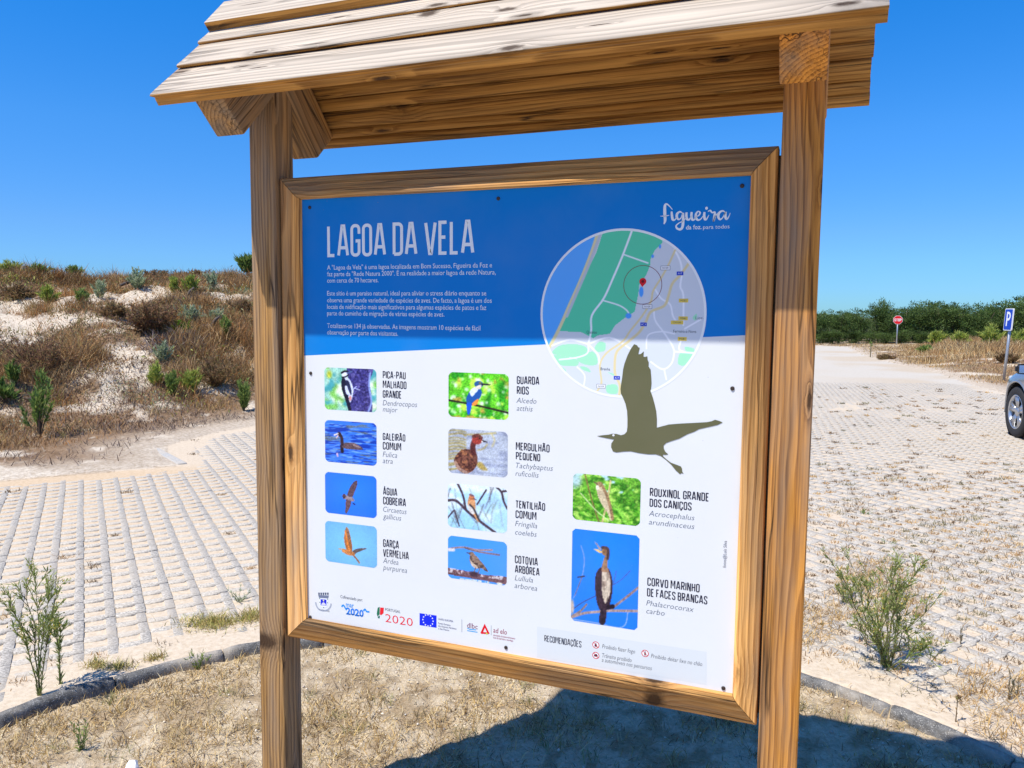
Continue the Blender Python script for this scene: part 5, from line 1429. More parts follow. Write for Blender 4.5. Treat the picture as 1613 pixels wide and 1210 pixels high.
def leaves(pos, direc, length, width, colr, r):
    """diamond leaves folded a little: pos (n,3), direc (n,3)"""
    n = len(pos)
    d = direc / (np.linalg.norm(direc, axis=1, keepdims=True) + 1e-9)
    o = r.normal(size=(n, 3)); s = np.cross(d, o); s /= np.linalg.norm(s, axis=1, keepdims=True) + 1e-9
    L = (length * r.uniform(0.6, 1.3, n))[:, None]; Wd = (width * r.uniform(0.7, 1.25, n))[:, None] / 2
    nn = np.cross(s, d)
    V_ = np.stack([pos, pos + d * L * 0.45 + s * Wd + nn * Wd * 0.3, pos + d * L, pos + d * L * 0.45 - s * Wd + nn * Wd * 0.3], 1).reshape(-1, 3)
    i = np.arange(n)[:, None] * 4
    return V_, i + np.array([[0, 1, 2, 3]]), np.zeros((0, 3), int), np.repeat(colr, 4, 0)

def pick(cols, n, r, j=0.18):
    c = np.array(cols, float)[r.integers(0, len(cols), n)]
    return c * r.uniform(1 - j, 1 + j, (n, 1))

def plant(seed, H, Rd, nst, nlf, ll, lw, cols, stemcol=(0.10, 0.085, 0.05), bare=0.15, upl=0.7, side=0, buds=None, bend=1.4, stemr=0.006, vary=0.35, outl=0.6):
    """stems that fan out from one base, leaves along them; returns foliage and stem meshes in local metres"""
    r = np.random.default_rng(seed)
    st = MB(); fo = Bunch()
    f1, f2 = r.uniform(0, 6.28, 2)
    lob = (lambda a_: 0.72 + 0.28 * math.sin(2 * a_ + f1) + 0.18 * math.sin(3 * a_ + f2)) if nst > 9 else (lambda a_: 1.0)
    for k in range(nst):
        a = 2 * math.pi * (k + r.uniform(-0.4, 0.4)) / nst; reach = Rd * r.uniform(0.15, 1.15) * lob(a); h = H * r.uniform(1 - vary, 1.0) * (0.75 + 0.25 * lob(a + 1.3))
        b0 = np.array((r.normal(0, 0.03 * Rd), r.normal(0, 0.03 * Rd), -0.02))
        wob = r.normal(0, 0.06 * Rd, (6, 3)); wob[0] = 0
        ts = np.linspace(0, 1, 6)
        P = np.array([b0 + np.array((math.cos(a) * reach * t ** bend, math.sin(a) * reach * t ** bend, h * t)) + wob[i] * t for i, t in enumerate(ts)])
        st.tube(P, [stemr * (1 - 0.75 * t) for t in ts], 4, stemcol, cap=False)
        lines = [(P, nlf, bare)]
        for q in range(side):
            t0 = r.uniform(0.45, 0.95); j = min(int(t0 * 5), 4); p0 = P[j] + (P[j + 1] - P[j]) * (t0 * 5 - j)
            aa = a + r.uniform(-1.6, 1.6); L = H * r.uniform(0.10, 0.22)
            P2 = np.array([p0 + np.array((math.cos(aa) * 0.5, math.sin(aa) * 0.5, 0.85)) * L * t for t in (0, 0.35, 0.7, 1.0)])
            P2[2:] += r.normal(0, 0.01 * H, (2, 3))
            st.tube(P2, [stemr * 0.45, stemr * 0.4, stemr * 0.3, stemr * 0.2], 3, stemcol, cap=False)
            lines.append((P2, max(4, nlf // 4), 0.1))
            if buds:
                nb = buds[0]
                bp = P2[-1] + r.normal(0, 0.017 * H, (nb, 3)) - np.array((0, 0, 0.01 * H))
                fo.add(*leaves(bp, r.normal(size=(nb, 3)) + np.array((0, 0, 1.0)), buds[1], buds[1] * 0.8, pick(buds[2], nb, r), r))
        for PL, nl, b_ in lines:
            t = r.uniform(b_, 1, nl) * (len(PL) - 1); j = np.minimum(t.astype(int), len(PL) - 2)
            p = PL[j] + (PL[j + 1] - PL[j]) * (t - j)[:, None]
            tan = PL[j + 1] - PL[j]; tan /= np.linalg.norm(tan, axis=1, keepdims=True) + 1e-9
            rd = r.normal(size=(nl, 3)); rd[:, 2] *= 0.5
            fo.add(*leaves(p, tan * upl + rd * outl * 0.6, ll, lw, pick(cols, nl, r), r))
    return fo.mesh('foliage'), st.mesh('stem')

def set_plant(name, meshes, p, label, cat='shrub', rz=0.0, sc=1.0, group=None, mat=None, stem='stem'):
    o = empty(name, (p[0], p[1], p[2] - 0.01), rz, label=label, category=cat)
    o.scale = (sc, sc, sc) if not hasattr(sc, '__len__') else sc
    if group: o['group'] = group
    put('foliage', meshes[0], mat or M['leaf'], o)
    put(stem, meshes[1], M['straw'], o)
    return o

GREEN = [(0.226, 0.316, 0.074), (0.166, 0.256, 0.06), (0.316, 0.39, 0.106)]
YELG = [(0.406, 0.466, 0.09), (0.51, 0.54, 0.134), (0.284, 0.374, 0.074)]
GREYG = [(0.406, 0.466, 0.284), (0.51, 0.556, 0.374), (0.3, 0.374, 0.196)]
DARKG = [(0.12, 0.21, 0.044), (0.166, 0.256, 0.06), (0.09, 0.166, 0.044)]
BROWN = [(0.288, 0.172, 0.089), (0.199, 0.116, 0.064), (0.396, 0.252, 0.127), (0.216, 0.18, 0.064)]
HEATH = [(0.286, 0.152, 0.088), (0.198, 0.108, 0.072), (0.394, 0.224, 0.116), (0.269, 0.215, 0.081)]
STRAW = [(0.50, 0.36, 0.17), (0.40, 0.27, 0.12), (0.56, 0.44, 0.25), (0.34, 0.22, 0.11)]

# the two tall weeds that seed themselves by the kerb
WEED = [(0.24, 0.312, 0.07), (0.312, 0.375, 0.11), (0.18, 0.25, 0.055), (0.36, 0.388, 0.14)]
BUD = [(0.36, 0.38, 0.14), (0.46, 0.42, 0.15), (0.30, 0.34, 0.12), (0.55, 0.40, 0.06)]
def spot0(px, py):
    return spot(px, py)
set_plant('flowering_weed', plant(23, 0.55, 0.40, 19, 42, 0.032, 0.005, WEED, (0.17, 0.16, 0.07), 0.05, 0.75, side=9, buds=(10, 0.0085, BUD), bend=1.25, stemr=0.0034, vary=0.55), spot(1396, 1052), 'bushy green weed with many stems growing through the paving by the right post', 'weed')
set_plant('flowering_weed', plant(14, 0.57, 0.11, 5, 75, 0.032, 0.005, WEED, (0.18, 0.17, 0.07), 0.0, 0.85, side=8, buds=(10, 0.009, BUD), bend=1.5, stemr=0.0038, vary=0.2), spot(62, 1096), 'tall upright green weed behind the kerb at the lower left', 'weed')
set_plant('flowering_weed', plant(15, 0.36, 0.07, 2, 80, 0.03, 0.005, WEED, (0.16, 0.14, 0.07), 0.0, 0.85, side=4, buds=(7, 0.008, BUD), bend=1.3, stemr=0.003, vary=0.2), spot(95, 1078), 'thin two-stemmed weed just right of the tall weed behind the kerb', 'weed')
set_plant('flowering_weed', plant(16, 0.22, 0.12, 4, 40, 0.025, 0.005, WEED, (0.16, 0.14, 0.07), 0.05, 0.7, side=5, buds=(7, 0.008, BUD), stemr=0.0025), spot(1330, 950), 'small pale weed between the right post and the bushy weed', 'weed')
set_plant('flowering_weed', plant(17, 0.10, 0.08, 9, 22, 0.022, 0.004, GREYG, (0.16, 0.14, 0.07), 0.0, 0.7, stemr=0.002), spot(377, 948), 'tiny grey-green weed in the paving beside the left post', 'weed')
for q, (px, py, lab) in enumerate(((1361, 810, 'tiny green tuft in the paving right of the right post, farthest up'), (1400, 857, 'tiny dark green tuft in the paving just above the bushy weed'), (128, 1185, 'small green sprig in the bed under the left kerb'), (313, 1057, 'tiny green sprig at the kerb left of the left post'), (1505, 1140, 'thin dry stalk with a seed head at the right kerb'))):
    if q == 4:
        m_ = plant(30 + q, 0.17, 0.01, 1, 8, 0.02, 0.005, STRAW, (0.22, 0.15, 0.08), 0.3, 0.7, side=1, buds=(22, 0.012, BROWN), stemr=0.003)
    else:
        m_ = plant(30 + q, (0.07, 0.05, 0.14, 0.12)[q], 0.06, 8, 16, 0.022, 0.0045, GREEN, (0.12, 0.12, 0.05), 0.0, 0.7, stemr=0.002)
    set_plant('weed_tuft', m_, spot(px, py), lab, 'weed')
for q, (px, py, h_, lab) in enumerate(((1589, 1105, 0.17, 'dry seed stalk on the paving at the right edge of the picture'), (1601, 1098, 0.12, 'short dark stalk beside the dry seed stalk at the right edge'), (1513, 1018, 0.13, 'single grey stalk standing in the paving right of the bushy weed'))):
    set_plant('weed_stalk', plant(50 + q, h_, 0.015, 2, 26, 0.018, 0.004, [(0.16, 0.15, 0.08), (0.22, 0.18, 0.10)], (0.16, 0.12, 0.07), 0.2, 0.9, stemr=0.003), spot(px, py), lab, 'weed')

# shrubs of the dune
def shrub_at(kind, px, py, hpx, wpx, seed, label, cat='shrub', name='dune_shrub'):
    p = spot(px, py); l, d = unpolar(p[0], p[1])
    H = hpx * d / FPX; Rd = 0.5 * wpx * d / FPX
    s = d / 16.0
    if kind == 'heath':
        m_ = plant(seed, H, Rd, 91, 143, 0.07 * s, 0.014 * s, HEATH, (0.06, 0.04, 0.03), 0.05, 0.7, bend=0.9, stemr=0.007, vary=0.62, outl=1.0)
    elif kind == 'grey':
        m_ = plant(seed, H, Rd, 33, 78, 0.07 * s, 0.016 * s, GREYG, (0.16, 0.14, 0.10), 0.1, 0.8, bend=1.0, stemr=0.006, vary=0.62)
    elif kind == 'yellow':
        m_ = plant(seed, H, Rd, 31, 91, 0.09 * s, 0.016 * s, YELG, (0.13, 0.13, 0.05), 0.1, 0.95, bend=1.2, stemr=0.006, vary=0.62)
    elif kind == 'acacia':
        m_ = plant(seed, H, Rd, 14, 59, 0.15 * s, 0.030 * s, DARKG + GREEN, (0.16, 0.11, 0.07), 0.45, 1.0, bend=1.2, stemr=0.010, vary=0.62)
    elif kind == 'cushion':
        m_ = plant(seed, H, Rd, 39, 52, 0.05 * s, 0.02 * s, [(0.16, 0.30, 0.02), (0.12, 0.24, 0.02)], (0.1, 0.12, 0.04), 0.2, 0.6, bend=0.8, stemr=0.004, vary=0.62)
    elif kind == 'brown':
        m_ = plant(seed, H, Rd, 59, 91, 0.075 * s, 0.013 * s, BROWN, (0.12, 0.08, 0.05), 0.05, 0.8, bend=0.9, stemr=0.006, vary=0.62, outl=0.9)
    else:
        m_ = plant(seed, H, Rd, 26, 78, 0.08 * s, 0.018 * s, GREEN, (0.12, 0.11, 0.05), 0.15, 0.8, bend=1.0, stemr=0.006, vary=0.45)
    return set_plant(name, m_, p, label, cat)
SHRUBS = [
    ('heath', 60, 592, 66, 170, 'large dark brown heath bush at the left edge of the dune'), ('heath', 238, 528, 58, 105, 'dark brown heath bush in the middle of the dune slope'),
    ('acacia', 62, 690, 118, 62, 'young acacia with dark green leaf tuft on bare stems at the dune foot'), ('acacia', 8, 640, 45, 50, 'low acacia seedling cut by the left edge of the picture'),
    ('acacia', 22, 612, 40, 24, 'slim leafy seedling above the cut acacia at the left edge'), ('cushion', 286, 527, 24, 30, 'bright green cushion bush right of the dark heath bush'),
    ('grey', 302, 512, 34, 38, 'pale grey-green bush above the bright green cushion'), ('grey', 338, 512, 26, 32, 'grey-green bush left of the left post, level with the cushion'),
    ('grey', 257, 572, 34, 26, 'rounded silvery bush at mid slope below the litter pile'), ('yellow', 246, 610, 40, 32, 'olive yellow bush under the silvery bush'),
    ('yellow', 300, 622, 44, 48, 'yellow-green broom above the edge of the paving'), ('green', 272, 626, 46, 30, 'mid green broom left of the yellow-green broom'),
    ('weedy', 384, 648, 56, 34, 'tall weed with pale top at the dune foot beside the left post'), ('green', 356, 536, 34, 22, 'small leafy seedling on the dune close to the left post'),
    ('yellow', 14, 420, 30, 46, 'rounded yellow-green bush on the ridge at the left edge'), ('green', 60, 424, 22, 34, 'low green bush on the ridge beside the rounded bush'),
    ('green', 116, 424, 26, 24, 'upright green bush on the ridge above the bare sand'), ('acacia', 390, 430, 34, 34, 'blue-green sapling on the ridge beside the left post'),
    ('yellow', 76, 480, 30, 24, 'pale green bush on the slope below the left ridge'), ('green', 130, 482, 28, 22, 'forked green bush left of centre above the bare sand'),
    ('grey', 158, 470, 30, 18, 'slender grey-green bush next to the forked green bush'), ('grey', 216, 456, 34, 36, 'wide silvery bush just under the ridge'),
    ('yellow', 274, 462, 24, 12, 'narrow yellow-green bush under the ridge'), ('yellow', 299, 466, 30, 30, 'full yellow-green bush under the ridge right of the narrow one'),
    ('grey', 334, 458, 30, 26, 'grey-green bush under the ridge nearest the left post'), ('brown', 340, 610, 50, 90, 'wide brown bush at the dune foot left of the left post'), ('brown', 380, 500, 30, 60, 'brown bush on the slope half hidden by the left post'),
    ('brown', 245, 424, 18, 60, 'low brown heath on the crest of the dune'), ('brown', 30, 470, 24, 60, 'brown heath on the upper left slope'), ('brown', 180, 500, 24, 50, 'thin brown heath above the dark heath bush'), ('brown', 305, 425, 14, 60, 'low brown heath on the crest right of centre')]
for q, (kd, px, py, hp, wp, lab) in enumerate(SHRUBS):
    shrub_at(kd, px, py, hp, wp, 200 + q, lab)
# bushes on the far right bank
BANK = [('yellow', 1474, 546, 24, 34, 'yellow-green bush on the right bank nearest the stop sign'), ('yellow', 1560, 548, 36, 36, 'tall yellow-green bush just left of the parking sign'), ('yellow', 1606, 546, 26, 30, 'yellow-green bush right of the parking sign'), ('yellow', 1512, 545, 22, 26, 'small yellow-green bush between the other two on the bank'),
        ('green', 1458, 556, 10, 22, 'tiny dark green bush on sand of the right bank'), ('brown', 1585, 572, 16, 40, 'brown low bush at the foot of the parking sign'), ('brown', 1395, 566, 5, 26, 'flat brown tuft on the sandy verge far down the road')]
for q, (kd, px, py, hp, wp, lab) in enumerate(BANK):
    shrub_at(kd, px, py, hp, wp, 300 + q, lab, name='bank_shrub')

set_plant('roadside_sapling', plant(77, 0.80, 0.06, 2, 14, 0.10, 0.03, GREEN, (0.2, 0.17, 0.1), 0.75, 0.8, stemr=0.018), spot(1371, 563), 'thin stake-like sapling on the sandy verge left of the stop sign', 'sapling')

# dry grass of dune and bank: nobody could count it
def pts_in(n, a0, a1, d0, d1, seed, power=0.5):
    r = np.random.default_rng(seed)
    a = r.uniform(a0, a1, n); d = (d0 ** (1 / power) + (d1 ** (1 / power) - d0 ** (1 / power)) * r.random(n)) ** power
    p = np.stack([CAM[0] + a * d * math.cos(YAW) - d * math.sin(YAW), CAM[1] + a * d * math.sin(YAW) + d * math.cos(YAW)], 1)
    return p, d
def tufts(name, P, d, H, nb, seed, cols, label, width=0.0006, spread=0.10, lean=0.5):
    r = np.random.default_rng(seed); n = len(P)
    z = ht(P[:, 0], P[:, 1])
    rep = np.repeat(np.arange(n), nb)
    off = r.normal(0, 1, (len(rep), 2)) * (spread * np.ones(n))[rep][:, None]
    bx_ = P[rep, 0] + off[:, 0]; by_ = P[rep, 1] + off[:, 1]
    base = np.stack([bx_, by_, ht(bx_, by_) - 0.01], 1)
    cl = pick(cols, n, r, 0.25)[rep]
    v, q, t, c = blades(base, (H * r.uniform(0.45, 1.3, n))[rep], (width * d)[rep], lean, cl, seed + 1)
    bn = Bunch(); bn.add(v, q, t, c)
    return put(name, bn.mesh(name), M['straw'], kind='stuff', label=label, category='grass')
P, d = pts_in(30000, -0.80, -0.2, 8.2, 23, 401)
lt = litter_at(P[:, 0], P[:, 1]); sp = sdf(PAVE, P[:, 0], P[:, 1])
hgt = np.clip((lt - 0.35) * 1.5, 0, 1) * sstep(0.8, 2.4, sp) * np.clip(2.6 * fbm(P[:, 0] * 1.3, P[:, 1] * 1.3, 405, 3) - 0.55, 0.08, 1.2)
kp = rng.random(len(P)) < np.maximum(hgt, 0.10 * sstep(0.8, 2.0, sp))
P, d, hg = P[kp], d[kp], hgt[kp]
DUNEG = [(0.414, 0.24, 0.1), (0.322, 0.178, 0.08), (0.506, 0.316, 0.14), (0.253, 0.143, 0.072), (0.598, 0.408, 0.2), (0.437, 0.204, 0.064), (0.299, 0.224, 0.072), (0.345, 0.235, 0.136)]
tufts('dry_grass', P, d, 0.09 + 0.24 * hg, 16, 411, DUNEG, 'brown dry grass and heath covering the dune slope', 0.00062, 0.10, 0.75)
def low_cover():
    r = np.random.default_rng(461); P, d = pts_in(2600, -0.80, -0.2, 9.0, 23, 463)
    lt = litter_at(P[:, 0], P[:, 1]); sp = sdf(PAVE, P[:, 0], P[:, 1])
    w = (sp > 1.5) & (r.random(len(P)) < (0.15 + 0.85 * lt) * np.clip(3 * fbm(P[:, 0] * 0.8, P[:, 1] * 0.8, 465, 3) - 1.0, 0.05, 1))
    P, d = P[w], d[w]; bn = Bunch()
    kinds = [BROWN, HEATH, [(0.24, 0.22, 0.09), (0.30, 0.27, 0.12), (0.20, 0.17, 0.08)], GREYG, [(0.46, 0.30, 0.13), (0.38, 0.22, 0.09)], YELG]
    nn_ = r.integers(50, 130, len(P)); rep = np.repeat(np.arange(len(P)), nn_); n = len(rep)
    s = r.uniform(0.10, 0.34, len(P))[rep]
    off = r.normal(0, 1, (n, 2)) * s[:, None]; hz = np.abs(r.normal(0, 0.42, n)) * s * 1.1
    X, Y = P[rep, 0] + off[:, 0], P[rep, 1] + off[:, 1]
    pos = np.stack([X, Y, ht(X, Y) + hz * np.exp(-(off ** 2).sum(1) / (1.6 * s * s))], 1)
    kk = r.choice(6, len(P), p=(0.26, 0.16, 0.26, 0.07, 0.19, 0.06))[rep]
    cl = np.zeros((n, 3))
    for q in range(6):
        cl[kk == q] = pick(kinds[q], int((kk == q).sum()), r, 0.25)
    bn.add(*leaves(pos, r.normal(size=(n, 3)) * 0.7 + np.array((0, 0, 0.9)), 0.005 * d[rep], 0.0013 * d[rep], cl, r))
    put('undergrowth', bn.mesh('undergrowth'), M['leaf'], kind='stuff', label='low brown and olive heath plants between the dune grasses', category='undergrowth')
low_cover()
P, d = pts_in(5200, 0.505, 0.85, 18.5, 44, 421)
lt = litter_at(P[:, 0], P[:, 1]); sp = sdf(PAVE, P[:, 0], P[:, 1])
kp = (rng.random(len(P)) < np.clip(lt * 1.4 - 0.2, 0, 1)) & (sp > 0.5)
P, d = P[kp], d[kp]
tall = sstep(24, 30, d)
tufts('dry_grass', P, d, 0.08 + 0.30 * tall * sstep(0.5, 0.58, unpolar(P[:, 0], P[:, 1])[0] / d), 16, 425, STRAW[:3] + DUNEG[:3], 'straw coloured dry grass on the bank at the right', 0.0007, 0.22, 0.4)
P, d = pts_in(1200, 0.38, 0.56, 24, 47, 431)
sp = sdf(PAVE, P[:, 0], P[:, 1]); P, d = P[sp > 0.3], d[sp > 0.3]
tufts('dry_grass', P, d, np.full(len(P), 0.07), 10, 433, STRAW, 'thin dry grass of the far verge by the stop sign', 0.0007, 0.25, 0.5)

# grass stubble rooted in the cells of the paving, thick towards the right foreground
def stubble():
    bn = Bunch(); r = np.random.default_rng(441)
    cxy = np.stack([bx, by], 1) + (-0.07 + 0.045) * UDIR[None] + (-0.07 + 0.095) * VDIR[None]
    l, d = unpolar(cxy[:, 0], cxy[:, 1]); a = l / d
    prob = 0.035 + 0.85 * sstep(0.18, 0.42, a) * (1 - sstep(5.5, 9.5, d)) * (0.3 + 1.1 * fbm(cxy[:, 0] * 0.9, cxy[:, 1] * 0.9, 443, 3)) + 0.06 * sstep(0.3, 0.5, a) * (1 - sstep(12, 19, d))
    near_k = sdf(ISL, cxy[:, 0], cxy[:, 1])
    prob = prob + 0.35 * (1 - sstep(0.15, 0.5, near_k))
    kp = (r.random(len(cxy)) < prob) & (d < 18)
    Pq = cxy[kp]; dq_ = d[kp]; aq = a[kp]
    nb = 40
    rep = np.repeat(np.arange(len(Pq)), nb)
    sz = r.uniform(0.4, 1.5, len(Pq))
    off = r.normal(0, 0.024, (len(rep), 2)) * sz[rep][:, None]
    X = Pq[rep, 0] + off[:, 0] * 1.3; Y = Pq[rep, 1] + off[:, 1]
    base = np.stack([X, Y, np.full(len(X), -0.006)], 1)
    col = pick([(0.36, 0.21, 0.085), (0.22, 0.135, 0.065), (0.46, 0.29, 0.11), (0.16, 0.105, 0.06), (0.17, 0.15, 0.065)], len(Pq), r, 0.2)
    v, q, t, c = blades(base, (0.036 * sz)[rep], np.maximum(0.0035, 0.0008 * dq_[rep]), 1.15, col[rep], 445, droop=0.5)
    bn.add(v, q, t, c)
    # straw scattered over the sand between blocks
    n = 46000
    P2, d2 = pts_in(n, 0.28, 0.75, 2.6, 7.0, 447)
    s1 = sdf(ISL, P2[:, 0], P2[:, 1]); w = (s1 > 0.03) & (r.random(n) < (0.04 + 1.0 * sstep(0.50, 0.66, fbm(P2[:, 0] * 2.2, P2[:, 1] * 2.2, 449, 3))) * (1 - sstep(3.6, 6.5, d2)))
    P2, d2 = P2[w], d2[w]
    base = np.concatenate([P2, ht(P2[:, 0], P2[:, 1])[:, None] + 0.012], 1)
    v, q, t, c = blades(base, np.full(len(P2), 0.06), np.maximum(0.0032, 0.0008 * d2), 1.5, pick([(0.52, 0.33, 0.12), (0.40, 0.24, 0.09), (0.58, 0.42, 0.19), (0.30, 0.19, 0.08)], len(P2), r), 451, droop=0.2)
    bn.add(v, q, t, c)
    # yellowed mats lying against the kerb on the left
    for (px, py, rx, ry, n) in ((335, 985, 46, 12, 900), (395, 975, 20, 10, 400), (150, 1050, 14, 6, 150), (185, 1052, 26, 5, 250), (245, 1040, 12, 6, 160)):
        p0 = spot(px, py); l0, d0 = unpolar(p0[0], p0[1]); sx = rx * d0 / FPX; sy = ry * d0 * d0 / (FPX * CAM[2])
        X, Y = polar(0, 0)
        dl = r.normal(0, sx * 0.55, n); dd = r.normal(0, sy * 0.55, n)
        X = p0[0] + dl * math.cos(YAW) - dd * math.sin(YAW); Y = p0[1] + dl * math.sin(YAW) + dd * math.cos(YAW)
        base = np.stack([X, Y, np.full(n, 0.0)], 1)
        v, q, t, c = blades(base, np.full(n, 0.05), np.full(n, 0.0032), 1.2, pick([(0.50, 0.42, 0.14), (0.42, 0.30, 0.12), (0.30, 0.30, 0.08)], n, r), 460 + px, droop=0.4)
        bn.add(v, q, t, c)
    put('dry_grass', bn.mesh('dry_grass'), M['straw'], kind='stuff', label='dry brown grass stubble rooted in the cells of the paving', category='grass')
stubble()

# litter and short dead grass in the bed under the board
def bed_litter():
    r = np.random.default_rng(471); bn = Bunch()
    n = 150000
    X = r.uniform(-1.45, 2.9, n); Y = r.uniform(-0.9, 1.85, n)
    si = sdf(ISL, X, Y); dens = sstep(0.34, 0.62, fbm(X * 3.2, Y * 3.2, 473, 4))
    w = (si < -0.04) & (r.random(n) < 0.10 + 0.75 * dens) & (Y > -0.2)
    X, Y = X[w], Y[w]; n = len(X)
    base = np.stack([X, Y, ht(X, Y) + 0.003], 1)
    cl = pick([(0.56, 0.38, 0.15), (0.40, 0.255, 0.09), (0.66, 0.50, 0.24), (0.18, 0.115, 0.06), (0.66, 0.54, 0.33)], n, r)
    v, q, t, c = blades(base, r.uniform(0.02, 0.06, n), np.full(n, 0.0028), 1.42, cl, 475, droop=0.25)
    bn.add(v, q, t, c)
    m = 260; k_ = 26                                     # dead tussocks
    cx_ = r.uniform(-1.4, 2.8, m); cy_ = r.uniform(-0.1, 1.75, m); ok_ = (sdf(ISL, cx_, cy_) < -0.05)
    edge = (sdf(ISL, cx_, cy_) > -0.25)
    cx_, cy_ = cx_[ok_], cy_[ok_]; rep = np.repeat(np.arange(len(cx_)), k_)
    X = cx_[rep] + r.normal(0, 0.022, len(rep)); Y = cy_[rep] + r.normal(0, 0.022, len(rep))
    base = np.stack([X, Y, ht(X, Y) - 0.004], 1)
    cl = pick([(0.36, 0.24, 0.11), (0.44, 0.33, 0.15), (0.26, 0.17, 0.08), (0.30, 0.28, 0.11)], len(cx_), r)[rep]
    v, q, t, c = blades(base, np.full(len(rep), 0.055), np.full(len(rep), 0.0028), 0.85, cl, 477, droop=0.6)
    bn.add(v, q, t, c)
    put('dry_grass', bn.mesh('dry_grass'), M['straw'], kind='stuff', label='short dead grass and straw strewn over the sandy bed', category='grass')
    # crumbs of sand crust and small stones
    n = 9000
    X = r.uniform(-1.45, 2.9, n); Y = r.uniform(-0.3, 1.85, n); w = sdf(ISL, X, Y) < -0.05
    w &= r.random(n) < 0.25 + 0.9 * sstep(0.40, 0.6, fbm(X * 2.1, Y * 2.1, 479, 3))
    X, Y = X[w], Y[w]; n = len(X)
    oct_ = np.array([(1, 0, 0), (0, 1, 0), (-1, 0, 0), (0, -1, 0), (0, 0, 0.8), (0, 0, -0.8)], float)
    sz = 0.0022 + 0.0065 * r.random(n) ** 3
    VV_ = oct_[None] * sz[:, None, None] * r.uniform(0.6, 1.3, (n, 6, 1)) + np.stack([X, Y, ht(X, Y) + sz * 0.3], 1)[:, None]
    T_ = np.array([(0, 1, 4), (1, 2, 4), (2, 3, 4), (3, 0, 4), (1, 0, 5), (2, 1, 5), (3, 2, 5), (0, 3, 5)])
    F_ = (T_[None] + (np.arange(n) * 6)[:, None, None]).reshape(-1, 3)
    C_ = np.repeat(pick([(0.72, 0.60, 0.44), (0.62, 0.52, 0.40), (0.50, 0.42, 0.34), (0.78, 0.72, 0.62)], n, r), 6, 0)
    put('sand_crumbs', mesh_from('sand_crumbs', VV_.reshape(-1, 3), F_, C_), M['straw'], kind='stuff', label='crumbs of sand crust and small stones in the bed', category='gravel')
bed_litter()

# bark and twigs lying on the dune foot
def twigs():
    r = np.random.default_rng(481); bn = Bunch()
    P, d = pts_in(20000, -0.78, -0.25, 7.6, 13.5, 483)
    sp = sdf(PAVE, P[:, 0], P[:, 1]); w = (sp > 0.35) & (r.random(len(P)) < 0.2 + 0.8 * sstep(0.42, 0.6, fbm(P[:, 0] * 1.2, P[:, 1] * 1.2, 485, 3)))
    P, d = P[w], d[w]
    base = np.concatenate([P, ht(P[:, 0], P[:, 1])[:, None] + 0.012], 1)
    v, q, t, c = blades(base, r.uniform(0.04, 0.13, len(P)), 0.0011 * d, 1.45, pick([(0.20, 0.14, 0.11), (0.28, 0.21, 0.17), (0.13, 0.09, 0.07), (0.40, 0.31, 0.22)], len(P), r), 487, droop=0.12)
    bn.add(v, q, t, c)
    for (px, py, rx, ry, n) in ((287, 545, 40, 20, 1500), (300, 482, 26, 8, 300)):
        p0 = spot(px, py); l0, d0 = unpolar(p0[0], p0[1]); up_ = spot(px, py - ry); rd = abs(unpolar(up_[0], up_[1])[1] - d0)
        dl = r.normal(0, 0.55 * rx * d0 / FPX, n); dd = r.normal(0, 0.55 * min(rd, 2.0), n)
        X = p0[0] + dl * math.cos(YAW) - dd * math.sin(YAW); Y = p0[1] + dl * math.sin(YAW) + dd * math.cos(YAW)
        base = np.stack([X, Y, ht(X, Y) + 0.02], 1)
        v, q, t, c = blades(base, np.full(n, 0.22), np.full(n, 0.02), 1.35, pick([(0.14, 0.10, 0.10), (0.24, 0.19, 0.18), (0.07, 0.05, 0.05), (0.36, 0.31, 0.28)], n, r), 490 + px, droop=0.2)
        bn.add(v, q, t, c)
    put('bark_litter', bn.mesh('bark_litter'), M['straw'], kind='stuff', label='grey-brown bark and twig litter at the foot of the dune', category='litter')
twigs()

# dead wood on the dune
M['bark'] = plain('dead_bark', (0.10, 0.08, 0.07), 0.9, noise=0.6, nscale=22)
def log(px, py, lpx, r0, ang, label, seed):
    p = spot(px, py); l, d = unpolar(p[0], p[1]); L = lpx * d / FPX
    r = np.random.default_rng(seed); mb = MB()
    dx, dy = math.cos(YAW + ang), math.sin(YAW + ang)
    N = 9; pts = []
    for i in range(N):
        s = -0.5 + i / (N - 1)
        x, y = p[0] + dx * L * s, p[1] + dy * L * s
        pts.append((x, y, float(ht(x, y)) + r0 * 0.6 + r.normal(0, r0 * 0.12)))
    mb.tube(pts, [r0 * (1.1 - 0.35 * i / N) * r.uniform(0.85, 1.15) for i in range(N)], 9)
    q = pts[5]
    mb.tube([q, (q[0] + 0.1, q[1], q[2] + r0 * 1.8), (q[0] + 0.16, q[1] + 0.05, q[2] + r0 * 2.6)], [r0 * 0.5, r0 * 0.35, r0 * 0.2], 6)
    o = put('log', mb.mesh('log', smooth=True, colors=False), M['bark'], label=label, category='log')
log(330, 525, 24, 0.085, 0.1, 'short dark log lying on the dune right of the litter pile', 1)
log(288, 479, 46, 0.10, 0.15, 'long dark fallen trunk on the upper dune slope', 2)
log(205, 447, 30, 0.03, 0.6, 'thin grey branch below the ridge of the dune', 3)
log(22, 632, 60, 0.022, 0.25, 'pale bent branch lying by the acacia at the left edge', 4)

